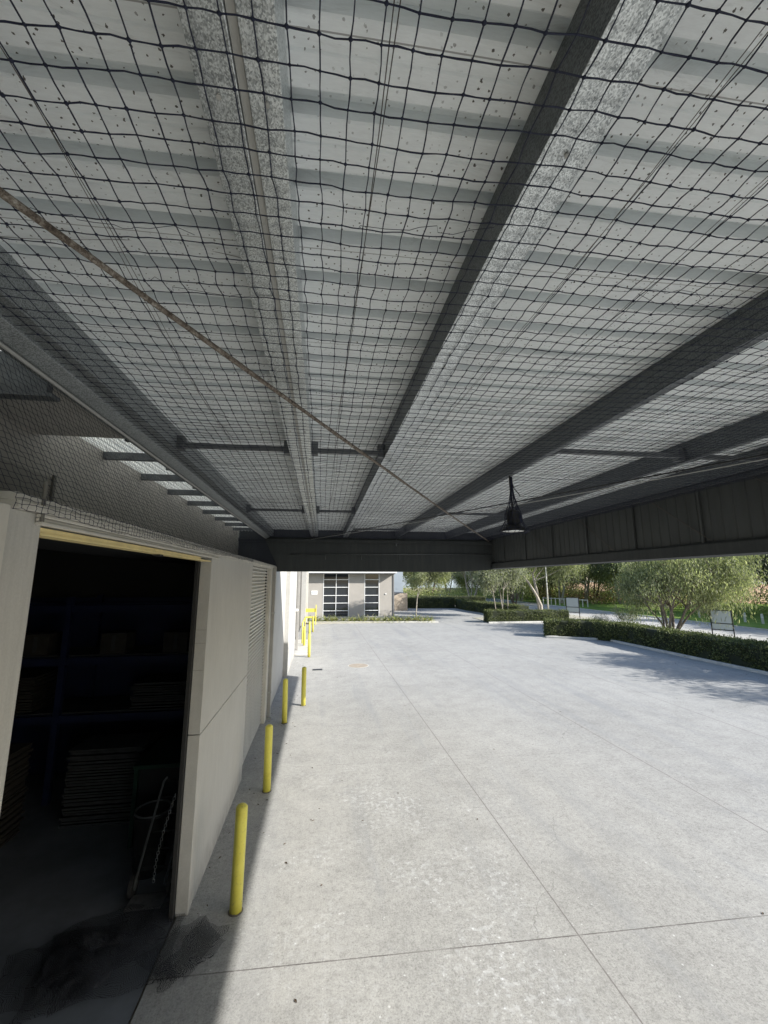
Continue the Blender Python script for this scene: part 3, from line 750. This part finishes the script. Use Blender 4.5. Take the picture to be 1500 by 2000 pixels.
# ---- heap of fine netting on the floor across the threshold
def net_sheet(cx, cy, w, d, rot, amp, seed, n=70, z0=.02):
    vs = []; uv = []; fs = []
    for i in range(n+1):
        for j in range(n+1):
            u, v = i/n-.5, j/n-.5
            ed = 1+.25*mnoise.noise(Vector((u*3, v*3, seed)))
            x, y = u*w*ed, v*d*ed
            z = abs(mnoise.noise(Vector((u*w*3.2+seed, v*d*1.4, seed*2))))*amp+abs(mnoise.noise(Vector((u*w*8, v*d*3+seed, seed))))*amp*.45
            fall = max(0, 1-2.0*max(abs(u), abs(v)))**.5; z = z*fall
            X = cx+x*math.cos(rot)-y*math.sin(rot)+.05*mnoise.noise(Vector((u*4, v*4, seed+5))); Y = cy+x*math.sin(rot)+y*math.cos(rot)+.05*mnoise.noise(Vector((u*4, v*4, seed+9)))
            vs.append((X, Y, z0+z)); uv.append((u*w, v*d))
    for i in range(n):
        for j in range(n):
            a = i*(n+1)+j; fs.append((a, a+n+1, a+n+2, a+1))
    return vs, fs, uv
vs = []; fs = []; uvs = []
for a in ((-1.85, 4.75, 1.15, .85, .2, .10, 1), (-2.0, 4.9, .9, .8, .7, .16, 2), (-1.22, 4.72, .62, .50, .75, .035, 3), (-2.3, 4.6, .9, .6, .1, .12, 5), (-2.1, 4.75, .6, .7, 1.2, .2, 6), (-1.10, 4.68, .30, .62, -.45, .03, 7), (-1.75, 5.05, .55, .35, .3, .08, 8)):
    v, f, u = net_sheet(*a, z0=.012+.006*a[6]); b = len(vs); vs += v; uvs += u; fs += [tuple(i+b for i in q) for q in f]
me = bpy.data.meshes.new("netting_heap"); me.from_pydata([(x+1.7, y-4.8, z) for x, y, z in vs], [], fs); ul = me.uv_layers.new(name="UVMap")
li = np.empty(len(me.loops), np.int32); me.loops.foreach_get("vertex_index", li); ul.data.foreach_set("uv", np.array(uvs, np.float32)[li].ravel())
me.materials.append(M['net']); me.shade_smooth()
o = bpy.data.objects.new("netting_heap", me); o.location = (-1.7, 4.8, 0); link(o)
tag(o, "crumpled heap of fine black netting across the doorway threshold", "netting")

# ================================================================== YARD FURNITURE
def make_bollard():
    r = empty("bollard", (0, 0, 0))
    MB().lathe([(.064, .0), (.064, 1.0), (.060, 1.012), (.046, 1.028), (.022, 1.04), (.004, 1.043)], n=28).build("post", M['yellow'], r, True)
    MB().lathe([(.078, 0.001), (.076, .006), (.066, .010)], n=24, capb=False).build("base_collar", M['collar'], r)
    return r
labs = [(-.82, 5.14, "nearest yellow steel bollard beside the open doorway"), (-.82, 7.65, "second nearest yellow bollard in front of the precast panel"),
        (-.82, 10.94, "yellow bollard in shade just before the downpipe on the wall"), (-.42, 12.29, "yellow bollard standing in sunlight at the edge of the shadow"),
        (-.48, 19.5, "sunlit yellow bollard at the corner of the far door step"), (-.82, 22.3, "yellow bollard standing behind the far door step"),
        (-.62, 24.8, "yellow bollard beyond the step, overlapping two others"), (-.5, 28.5, "farthest yellow bollard before the planted strip")]
pb = make_bollard()
for i, (x, y, l) in enumerate(labs):
    b = pb if i == 0 else copy_tree(pb); b.location = (x, y, 0); b.rotation_euler = (R(random.uniform(-.6, .6)), R(random.uniform(-.6, .6)), random.uniform(0, 6))
    tag(b, l, "bollard", "yellow bollards along the warehouse wall")
gr = MB()
gr.tube([(-.95, 23, 0), (-.95, 23, 1.15), (-.95, 26.5, 1.15), (-.95, 26.5, 0)], .035, 8).tube([(-.95, 23, .6), (-.95, 26.5, .6)], .03, 8)
tag(gr.build("guard_rail", M['yellow'], None, True), "yellow tube guard rail along the far warehouse wall", "guard rail")
bc = MB().box(-1.23, -.4, 33.0, 33.05, .95, 1.22).box(-1.23, -.4, 33.0, 33.05, .5, .62).box(-.4, -.33, 32.95, 33.1, 0, 1.5).box(-1.3, -1.23, 32.95, 33.1, 0, 1.3)
tag(bc.build("barrier_panel", M['yellow']), "yellow barrier panel between two posts at the end of the wall", "barrier")
g = empty("drain_grate", (-.07, 16.83, 0), "small dark rectangular drain grate set in the concrete", "drain grate")
MB().box(-.19, .19, -.13, .13, .001, .008).build("frame", M['grate'], g)
sl = MB()
for k in range(9): sl.box(-.17+.04*k, -.155+.04*k, -.11, .11, .0085, .012)
sl.build("grate_bars", M['black'], g)
g = empty("access_cover", (1.58, 17.35, 0), "flat rusty brown access cover set in the concrete", "access cover")
MB().lathe([(.40, .001), (.40, .005), (.385, .006)], n=36).build("cover_plate", M['cover'], g)
MB().lathe([(.43, .001), (.43, .003)], n=36).build("cover_rim", M['kerb'], g)
# leaf litter
m = MB()
for i in range(80, 420):
    x = random.uniform(-.4, 12); y = random.uniform(3, 24)
    if i > 150: x = random.triangular(13, 16.4, 16.4); y = random.uniform(8, 22)
    if i > 330: x = random.triangular(-1.28, .5, -1.28); y = random.uniform(2.5, 19)
    s = random.uniform(.012, .035); a = random.uniform(0, 6.3)
    c, q = math.cos(a)*s, math.sin(a)*s
    m.add([(x-c, y-q, .003), (x+q*.35, y-c*.35, .008), (x+c, y+q, .004), (x-q*.35, y+c*.35, .010)], [(0, 1, 2, 3)])
tag(m.build("leaf_litter", M['litter']), "scattered dead leaves on the concrete yard", "leaves", kind="stuff")

# ================================================================== FAR BUILDING
FB = (3, 39.5, 0)
fb = empty("office_building", FB, "warm grey building with two tall gridded windows beyond the yard", "building")
def fbm(): return MB(FB)
fy = 39.5
# facade built as panels between the windows
cols = [(-4.5, .18), (2.62, 4.11), (5.56, 6.88)]
for a, b in cols: fbm().box(a, b, fy, fy+.3, 0, 4.6).build("facade_panel", M['facade'], fb, bevel=.01)
fbm().box(-4.5, 6.88, fy+.01, fy+.29, 4.602, 6.2).build("facade_panel", M['facade'], fb)
fbm().box(6.881, 7.02, fy-.06, fy+9, 0, 6.2).build("side_wall", M['facadeside'], fb)
fbm().box(-4.5, 6.88, fy+8.7, fy+9, 0, 6.2).box(-4.5, 6.88, fy+.31, fy+8.7, 6.1, 6.2).build("back_body", M['facade'], fb)
def grid_window(x0, x1, ncol):
    w = empty("window", (0, 0, 0)); w.parent = fb
    zs = [.0, .54, 1.25, 1.96, 2.73, 3.45, 3.92]
    f = fbm(); t = .055
    for z in zs[1:-1]: f.box(x0+t, x1-t, fy+.02, fy+.09, z-t/2, z+t/2)
    for k in range(1, ncol): xm = x0+(x1-x0)*k/ncol; f.box(xm-t/2, xm+t/2, fy+.012, fy+.1, 0, 4.6)
    f.box(x0+.001, x0+t, fy-.02, fy+.1, 0, 4.6).box(x1-t, x1-.001, fy-.02, fy+.1, 0, 4.6)
    f.build("frame", M['white'], w)
    fbm().box(x0, x1, fy+.12, fy+.13, 0, 4.6).build("pane", M['glass'], w)
    fbm().box(x0, x1, fy+.14, fy+.3, 0, 4.6).build("blind", M['black'], w)
grid_window(.18, 2.62, 2); grid_window(4.11, 5.56, 1)
fbm().box(-5, 7.15, fy-.9, fy-.0+.0-.07, 4.06, 4.2).build("awning", M['white'], fb, bevel=.01)
fbm().box(-5, 7.0, fy-.8, fy-.08, 3.98, 4.055).build("awning_soffit", M['facadeside'], fb)
fbm().box(-.92, -.35, fy-.03, fy-.001, 2.05, 2.42).build("wall_sign", M['white'], fb)
sg = fbm()
for k in range(3): sg.box(-.86+.17*k, -.75+.17*k, fy-.034, fy-.031, 2.12+.05*(k % 2), 2.3)
sg.build("wall_sign_mark", M['signpanel'], fb)
fbm().box(6.12, 6.24, fy-.08, fy-.001, 2.03, 2.13).build("wall_light", M['white'], fb, bevel=.02)
# brick wall
bw = MB(); n = 4
Pq = [(7.05, 0), (9.7, 0), (9.7, 1.9), (8.9, 1.9), (7.05, 1.2)]
m = MB((8, 46, 0)); n = len(Pq)
m.add([(p[0], 46, p[1]) for p in Pq]+[(p[0], 46.3, p[1]) for p in Pq], [tuple(range(n)), tuple(range(n, 2*n))[::-1]]+[(i, n+i, n+(i+1) % n, (i+1) % n) for i in range(n)])
o = m.build("brick_wall", M['brick']); o.location = (8, 46, 0); tag(o, "low tan brick wall with a sloping top beside the grey building", "wall")
o = MB((8, 46, 0)).box(7.05, 9.8, 47, 52, 0, 1.9).build("lean_to", M['facadeside']); o.location = (8, 46, 0); tag(o, "low dark shed behind the tan brick wall", "shed")
# far warehouses behind the trees
def far_wh(x, y, w, d, h, lab):
    e = empty("factory", (x, y, 0), lab, "building")
    MB().box(-w/2, w/2, -d/2, d/2, 0, h*.62).build("wall", M['whwall'], e)
    MB().prism([(-w/2-1, h*.62+.01), (w/2+1, h*.62+.01), (w/2+1, h*.70), (0, h), (-w/2-1, h*.70)], -d/2, d/2).build("roof", M['whroof'], e)
    for k in range(5): MB().box(-w/2+w*(k+.3)/5, -w/2+w*(k+.65)/5, -d/2-.05, -d/2-.002, .3, h*.4).build("door", M['whroof'], e)
far_wh(24, 120, 46, 30, 9.0, "long blue grey factory with a pale roof behind the far trees")
far_wh(3, 82, 22, 24, 10.5, "pale blue metal factory close behind the grey building")
# field fence: red brown strip far behind the lawn
o = MB((27, 96, 0)).box(2, 60, 95.8, 96, 0, 1.4).build("boundary_wall", M['cover']); o.location = (27, 96, 0)
tag(o, "long red brown boundary wall before the far factory", "wall")

# ================================================================== VEGETATION
def leaf_cloud(m, centers, n_per, spread, ln, wd, droop, rs):
    C = np.repeat(np.array(centers), n_per, axis=0); N = len(C)
    sp = np.array(spread) if hasattr(spread, '__len__') else np.array([spread]*3)
    C = C+rs.normal(0, 1, (N, 3))*sp
    d = rs.normal(0, 1, (N, 3)); d[:, 2] -= droop; d /= np.linalg.norm(d, axis=1, keepdims=True)
    s = np.cross(d, rs.normal(0, 1, (N, 3))); s /= np.linalg.norm(s, axis=1, keepdims=True)+1e-9
    L = (ln*rs.uniform(.6, 1.4, N))[:, None]; W = (wd*rs.uniform(.6, 1.4, N))[:, None]
    q = np.stack([C-d*L/2, C+s*W/2, C+d*L/2, C-s*W/2], 1).reshape(-1, 3)
    b = m.n; m.v.append(q); m.f.extend([(b+4*i, b+4*i+1, b+4*i+2, b+4*i+3) for i in range(N)]); m.n += N*4

def tree_meshes(seed, h=8, spread=3, base=2.0, trunks=1, tr=.16, leaves=9000, ll=.16, lw=.05, droop=1.2, flare=.45, mat='leaf_gum', bark='bark_pale', depth=3, cl=.42, low=0):
    r = random.Random(seed); rs = np.random.default_rng(seed); tm = MB(); tips = []
    def grow(p, d, L, rad, lv):
        pts = [p.copy()]; n = 5; dd = d.copy(); q = p.copy()
        for i in range(n):
            dd = (dd+Vector((r.gauss(0, .13), r.gauss(0, .13), r.gauss(.03, .06)))).normalized(); q = q+dd*L/n; pts.append(q.copy())
        e = rad*(.55 if lv < depth else .3)
        tm.tube(pts, [rad+(e-rad)*i/n for i in range(n+1)], 8 if lv == 0 else 5, False)
        if lv >= depth:
            tips.extend([pts[-1], pts[-2]]); 
            if r.random() < .6: tips.append(pts[-3])
            return
        k = r.randint(3, 4) if lv else r.randint(4, 6)
        for i in range(k):
            at = pts[r.randint(2 if lv else 3, n)]
            a = r.uniform(0, 6.283); tilt = r.uniform(.35, .95)+(.15 if lv == 0 else 0)
            side = Vector((math.cos(a), math.sin(a), 0))
            nd = (dd*math.cos(tilt)+side*math.sin(tilt)*1.1).normalized(); nd.z = max(nd.z, -.15 if not low else -.45)
            grow(at, nd.normalized(), L*r.uniform(.52, .75), e*r.uniform(.6, .85), lv+1)
    for t in range(trunks):
        a = 6.283*t/trunks+r.random(); f = flare*r.uniform(.5, 1.1) if trunks > 1 else r.uniform(0, .12)
        d = Vector((math.cos(a)*f, math.sin(a)*f, 1)).normalized()
        grow(Vector((math.cos(a)*.18*(trunks > 1), math.sin(a)*.18*(trunks > 1), -.1)), d, h*r.uniform(.42, .55) if trunks == 1 else h*r.uniform(.36, .5), tr*r.uniform(.7, 1.1), 0)
    T = np.array([tuple(v) for v in tips]); T[:, 2] = np.maximum(T[:, 2], base*.75)
    c = T.mean(0); rad = np.percentile(np.hypot(T[:, 0]-c[0], T[:, 1]-c[1]), 90)
    # fit crown width to the wanted spread by moving whole tree outwards
    tv = np.concatenate(tm.v)
    k = spread/max(rad, .1); kz = h/np.percentile(T[:, 2], 97)
    tmv = tv.copy(); fade = np.clip(tmv[:, 2]/(h*.3), 0, 1)[:, None]
    tmv[:, :2] *= 1+(k-1)*fade; tmv[:, 2] *= kz; T[:, :2] *= k; T[:, 2] *= kz
    tm.v = [tmv]
    cm = MB(); n_per = max(6, leaves//len(T)); leaf_cloud(cm, T, n_per, (cl, cl, cl*.75), ll, lw, droop, rs)
    if low:
        # hanging curtains below the outer tips
        out = T[np.hypot(T[:, 0], T[:, 1]) > spread*.55]
        if len(out): leaf_cloud(cm, out-np.array([0, 0, low*.5]), n_per//2, (cl*.6, cl*.6, low*.45), ll*1.2, lw*.8, 3, rs)
    a = tm.build("trunk", M[bark], None, True); b = cm.build("crown", M[mat], None)
    A, B = a.data, b.data
    bpy.data.objects.remove(a); bpy.data.objects.remove(b)
    return A, B
def plant_tree(meshes, x, y, rz, sc, label, group=None, name="gum_tree", cat="tree"):
    e = empty(name, (x, y, 0), label, cat, group, rz); e.scale = (sc, sc, sc)
    for nm, me in zip(("trunk", "crown"), meshes): link(bpy.data.objects.new(nm, me), e)
    return e
young = tree_meshes(11, h=4.9, spread=1.5, base=1.0, tr=.07, low=.7, leaves=12000, ll=.17, lw=.045, droop=1.5, cl=.30, mat='leaf_gum')
plant_tree(young, 8.15, 34.9, .4, 1.0, "small young gum tree in the planted strip beside the grey building")
slim = tree_meshes(12, h=5.4, spread=1.7, base=2.2, tr=.06, trunks=2, flare=.14, leaves=10000, ll=.2, lw=.055, cl=.34, mat='leaf_grey', low=.8)
plant_tree(slim, 14.9, 33.3, 0, 1.0, "slender pale twin stemmed tree rising out of the small clipped hedge")
plant_tree(slim, 17.4, 37.2, 2.1, 1.08, "slender pale twin stemmed tree behind the small clipped hedge, left of the large pale gum")
big = tree_meshes(13, h=9, spread=4.2, base=2, tr=.17, trunks=2, flare=.13, leaves=26000, ll=.26, lw=.07, cl=.55, mat='leaf_gum', low=1.5)
plant_tree(big, 23.0, 41.0, 1.0, 1.0, "tall pale trunked gum tree beside the grey lamp post")
multi = tree_meshes(14, h=5.4, spread=3.1, base=1.4, tr=.085, trunks=8, flare=.62, leaves=34000, ll=.2, lw=.045, droop=1.9, cl=.36, mat='leaf_gum', bark='twig', low=1.35)
plant_tree(multi, 22.3, 23.8, .3, 1.0, "broad multi stemmed weeping tree behind the long hedge", name="weeping_tree")
bushm = tree_meshes(15, h=2.0, spread=.9, base=.5, tr=.03, trunks=4, leaves=2500, ll=.12, lw=.035, cl=.25, mat='leaf_grey', bark='twig', depth=2)
plant_tree(bushm, 33.0, 31.0, 0, .85, "small round grey shrub on the lawn beside the fence posts", name="shrub", cat="shrub")
plant_tree(bushm, 21.9, 27.2, 1, .75, "small wispy shrub left of the weeping tree behind the hedge", name="shrub", cat="shrub")
plant_tree(bushm, 18.2, 25.0, 2, .6, "low ragged shrub just behind the corner of the long hedge", name="shrub", cat="shrub")
# tree that stands right of the picture and shades the yard
shade = tree_meshes(16, h=6.3, spread=2.5, base=2.2, tr=.2, leaves=16000, ll=.2, lw=.06, cl=.45, mat='leaf_dark')
plant_tree(shade, 22.6, 11.2, 1, .9, "gum tree standing beyond the long hedge at the right", name="gum_tree")
plant_tree(shade, 23.0, 6.3, 3, .9, "second gum tree beyond the long hedge at the right", name="gum_tree")
# tree belt beyond the lawn
kinds = [tree_meshes(21, h=7.5, spread=4.0, base=1.0, tr=.26, trunks=3, flare=.5, leaves=22000, ll=.32, lw=.10, cl=.62, mat='leaf_dark', bark='bark_dark', low=2.2),
         tree_meshes(22, h=9, spread=3.6, base=1.6, tr=.20, trunks=2, flare=.4, leaves=18000, ll=.32, lw=.09, cl=.6, mat='leaf_gum', low=2.0),
         tree_meshes(23, h=7, spread=3.6, base=.9, tr=.17, trunks=4, flare=.5, leaves=20000, ll=.3, lw=.09, cl=.6, mat='leaf_lime', bark='bark_dark', low=1.8),
         tree_meshes(24, h=8.5, spread=3.4, base=1.8, tr=.18, trunks=3, flare=.4, leaves=13000, ll=.32, lw=.08, cl=.55, mat='leaf_grey', low=1.5)]
desc = ["dark green dense gum in the belt beyond the lawn", "olive gum with a pale trunk in the belt beyond the lawn", "yellow green bushy tree in the belt beyond the lawn", "greyish thin crowned gum in the belt beyond the lawn"]
belt = []
r = random.Random(5)
for y in np.arange(2, 96, 4.6):
    belt.append((r.uniform(39, 45), y+r.uniform(-1, 1), r.randint(0, 3)))
for y in np.arange(4, 120, 6.5):
    belt.append((r.uniform(50, 60), y+r.uniform(-2, 2), r.randint(0, 1)))
for x in np.arange(10, 40, 4.6): belt.append((x+r.uniform(-1, 1), 76+r.uniform(-5, 7), r.choice((1, 3, 3, 2))))
for x, y in ((31.5, 62), (27.5, 56), (22.5, 60), (34, 55), (33.8, 68)): belt.append((x, y, r.choice((1, 2, 3))))
ORD = "first second third fourth fifth sixth seventh eighth ninth tenth eleventh twelfth thirteenth fourteenth fifteenth sixteenth seventeenth eighteenth nineteenth twentieth".split()
def nth(i): return ORD[i] if i < 20 else "twenty "+ORD[i-20] if i < 39 else "forty "+ORD[i-40] if i >= 40 else "fortieth"
desc = ["dark green dense gum, %s from the left of its kind beyond the lawn", "olive gum with pale trunks, %s from the left of its kind beyond the lawn",
        "yellow green bushy tree, %s from the left of its kind beyond the lawn", "greyish thin crowned gum, %s from the left of its kind beyond the lawn"]
belt.sort(key=lambda q: q[0]/q[1]); cnt = [0]*4
for x, y, k in belt:
    plant_tree(kinds[k], x, y, r.uniform(0, 6.3), r.uniform(.8, 1.15), desc[k] % nth(cnt[k]), "trees beyond the lawn"); cnt[k] += 1
# scrub understorey as one mass
m = MB(); rs = np.random.default_rng(3)
pts = [(rs.uniform(41, 58), rs.uniform(0, 95), rs.uniform(.3, 1.6)) for _ in range(420)]+[(rs.uniform(14, 44), rs.uniform(66, 92), rs.uniform(.2, 1.3)) for _ in range(260)]
leaf_cloud(m, pts, 55, (1.0, 1.0, .5), .35, .12, .2, rs)
tag(m.build("undergrowth", M['leaf_lime']), "tangled dry undergrowth beneath the tree belt", "undergrowth", kind="stuff")
m = MB(); pts = [(rs.uniform(37, 60), rs.uniform(46, 100), rs.uniform(.2, 1.2)) for _ in range(260)]; leaf_cloud(m, pts, 40, (1.0, 1.0, .45), .4, .10, .0, rs)
t = NT("dry_grass"); g_ = t.n("ShaderNodeNewGeometry"); c = t.ramp(g_.outputs["Random Per Island"], [(0, (.22, .12, .07)), (.5, (.42, .25, .13)), (1, (.6, .45, .25))])
tag(m.build("dry_scrub", t.done(c, .9)), "rusty orange dry scrub beyond the lawn", "scrub", kind="stuff")

# hedges
def hedge(name, path, w, h, lab, dens=1500, wav=.10):
    e = empty(name, (path[0][0], path[0][1], 0), lab, "hedge"); off = (path[0][0], path[0][1], 0)
    core = MB(off); lf = MB(off); rs = np.random.default_rng(int(path[0][0]*10))
    L = 0; P = [Vector((*p, 0)) for p in path]
    A = []; 
    for a, b in zip(P[:-1], P[1:]):
        n = max(2, int((b-a).length/.4)); A += [a.lerp(b, i/n) for i in range(n)]
    A.append(P[-1]); 
    ring = [(-.5, 0), (-.5, .6), (-.49, .93), (-.40, 1), (0, 1.01), (.40, 1), (.49, .93), (.5, .6), (.5, 0)]
    vs = []; fs = []; K = len(ring)
    for i, p in enumerate(A):
        d = (A[min(i+1, len(A)-1)]-A[max(i-1, 0)]).normalized(); s = Vector((d.y, -d.x, 0))
        for u, v in ring:
            wv = mnoise.noise(Vector((p.x*.9+u*3, p.y*.9, v*2)))*wav
            vs.append(p+s*(u*(w-.10)+wv)+Vector((0, 0, v*(h-.05)+wv*.6)))
    for i in range(len(A)-1):
        for k in range(K-1): fs.append((i*K+k, i*K+k+1, (i+1)*K+k+1, (i+1)*K+k))
    fs.append(tuple(range(K))); fs.append(tuple((len(A)-1)*K+k for k in range(K))[::-1])
    core.add(vs, fs); core.build("hedge_core", M['hedgecore'], e)
    V = np.array([tuple(v) for v in vs])
    cs = []
    for f in fs:
        q = V[list(f)]
        if len(f) == 4:
            area = np.linalg.norm(np.cross(q[1]-q[0], q[3]-q[0])); n = max(1, rs.poisson(area*dens))
            uu = rs.random((n, 1)); vv = rs.random((n, 1)); cs.append((q[0]*(1-uu)+q[3]*uu)*(1-vv)+(q[1]*(1-uu)+q[2]*uu)*vv)
        else:
            n = int(w*h*dens); lo, hi = q.min(0), q.max(0); uu = rs.random((n, 1)); vv = rs.random((n, 1))
            base = q[0]*(1-uu)+q[-1]*uu; cs.append(base+np.array([0, 0, 1])*vv*h*.97)
    C = np.concatenate(cs)
    # thin patches with holes
    keep = np.array([mnoise.noise(Vector(c*1.7))+.45 > random.random()*.5 for c in C]); C = C[keep]
    leaf_cloud(lf, C, 1, (.04, .04, .045), .08, .042, .1, rs)
    leaf_cloud(lf, C[::9], 2, (.09, .09, .10), .07, .035, .1, rs)
    lf.build("foliage", M['hedge'], e)
    return e
hedge("hedge", [(13.95, 24.4), (16.1, 23.35), (17.1, 21.5), (17.15, 10), (17.2, -2)], 1.25, 1.02, "long dark clipped hedge turning a corner along the right of the yard", 1300)
hedge("hedge", [(13.5, 32.6), (15.05, 32.6)], 1.15, .98, "small bright clipped hedge block at the driveway corner", 1100)
hedge("hedge", [(15.25, 32.7), (20.5, 32.5)], 1.1, .92, "low clipped hedge running right from the small hedge block", 900)
hedge("hedge", [(18.3, 35.6), (17.7, 39.6), (16.9, 45), (16.9, 48.9)], 1.3, 1.1, "clipped hedge curving along the far side of the driveway", 700)
hedge("hedge", [(10.6, 49.9), (16.2, 49.2)], 1.3, 1.25, "clipped hedge closing off the far end of the driveway", 700)
hedge("hedge", [(13.0, 56), (22, 53.5)], 1.3, 1.2, "flat topped hedge behind the hedge at the driveway's far end", 500)

# strappy plants in the planted strip
def strap_mesh(seed):
    r = random.Random(seed); m = MB()
    for k in range(34):
        a = r.uniform(0, 6.28); L = r.uniform(.22, .5); w = r.uniform(.012, .022); up = r.uniform(.4, 1.3); pts = []
        c, s = math.cos(a), math.sin(a)
        for i in range(4):
            t_ = i/3; rr = L*t_; z = up*L*t_-.9*L*t_*t_*.8; ww = w*(1-.85*t_)
            pts += [(c*rr-s*ww, s*rr+c*ww, z+.02), (c*rr+s*ww, s*rr-c*ww, z+.02)]
        m.add(pts, [(2*i, 2*i+1, 2*i+3, 2*i+2) for i in range(3)])
    o = m.build("strappy_plant", M['strap']); me = o.data; bpy.data.objects.remove(o); return me
sm = [strap_mesh(s) for s in range(4)]
for i in range(44):
    x = -1.0+10.2*(i//2)/21.5+random.uniform(-.12, .12); y = 34.55-.13*x+(.32 if i % 2 else -.12)+random.uniform(-.1, .1)
    o = bpy.data.objects.new("strappy_plant", sm[i % 4]); o.location = (x, y, .1); o.rotation_euler = (0, 0, random.uniform(0, 6)); s = random.uniform(1.3, 2.0); o.scale = (s, s, s); link(o)
    tag(o, "green strappy plant, %s from left in the %s row of the planted strip" % (nth(i//2), 'back' if i % 2 else 'front'), "plant", "strappy plants in the planted strip")

# ================================================================== STREET THINGS
def frame_sign(x, y, w, h, rz, lab):
    e = empty("frame_sign", (x, y, 0), lab, "sign", None, rz)
    f = MB().box(-w/2-.05, -w/2, -.03, .03, 0, h).box(w/2, w/2+.05, -.03, .03, 0, h)
    f.build("post", M['black'], e)
    for z in (h-.045, h*.52, .5): MB().box(-w/2, w/2, -.025, .025, z, z+.045).build("rail", M['black'], e)
    MB().box(-w/2+.02, w/2-.02, -.008, .008, h*.52+.047, h-.047).build("panel", M['signpanel'], e)
    MB().box(-w/2+.02, w/2-.02, -.008, .008, .547, h*.52-.002).build("panel", M['signpanel'], e)
frame_sign(23.6, 21.5, .98, 1.68, R(-62), "black framed blank grey sign standing behind the long hedge at the right")
frame_sign(22.65, 34.7, 1.05, 1.85, R(-50), "black framed blank grey sign near the weeping tree beyond the small hedge")
def street_lamp(x, y, h, lab, curved):
    e = empty("street_lamp", (x, y, 0), lab, "street lamp")
    if curved:
        pts = [(0, 0, 0), (0, 0, h-1)]+[(1.2*(1-math.cos(a)), 0, h-1+math.sin(a)) for a in np.linspace(.2, 1.57, 6)]+[(1.9, 0, h)]
        MB().tube(pts, .075, 8).build("pole", M['pale'], e, True); MB().box(1.7, 2.5, -.12, .12, h-.08, h+.05).build("lamp_head", M['alu'], e, bevel=.03)
    else:
        MB().tube([(0, 0, 0), (0, 0, h)], [.075, .05], 10).build("pole", M['pale'], e, True)
        MB().lathe([(.05, h), (.42, h+.08), (.40, h+.15), (.15, h+.22), (.02, h+.24)], n=18).build("lamp_head", M['alu'], e, True)
        MB().tube([(-.55, 0, h-.05), (0, 0, h-.05)], .03, 6).build("arm", M['pale'], e)
street_lamp(23.93, 41.0, 5.3, "pale lamp post with a flat round head beside the pale trunked gum", False)
street_lamp(26.9, 74, 7.2, "tall lamp post with a curved arm in front of the far trees", True)
def fence_post(): 
    e = empty("timber_post", (0, 0, 0)); MB().lathe([(.085, 0), (.085, .72), (.06, .78)], n=12).build("post", M['pale'], e); MB().lathe([(.088, .5), (.088, .56)], n=12).build("band", M['white'], e); return e
fp = fence_post()
for i, y in enumerate(np.arange(10, 34, 1.35)):
    b = fp if i == 0 else copy_tree(fp); b.location = (33.9+random.uniform(-.05, .05), y, .05); b.rotation_euler = (R(random.uniform(-3, 3)), R(random.uniform(-3, 3)), 0)
    tag(b, "short pale timber post, %s from the near end of the row along the lawn" % nth(i), "post", "short timber posts along the lawn")
rf = empty("rail_fence", (31, 48, 0), "low pale post and rail fence at the edge of the lawn", "fence")
a = Vector((29.4-31+1.2, 49.6-48+4, 0)); b = Vector((32.6-31, 46.8-48, 0)); q = MB()
for i in range(11):
    p = a.lerp(b, i/10); MB().box(p.x-.05, p.x+.05, p.y-.05, p.y+.05, 0, 1.0).build("post", M['pale'], rf)
q.beam(a+Vector((0, 0, .92)), b+Vector((0, 0, .92)), .06, .09); q.build("rail", M['pale'], rf)
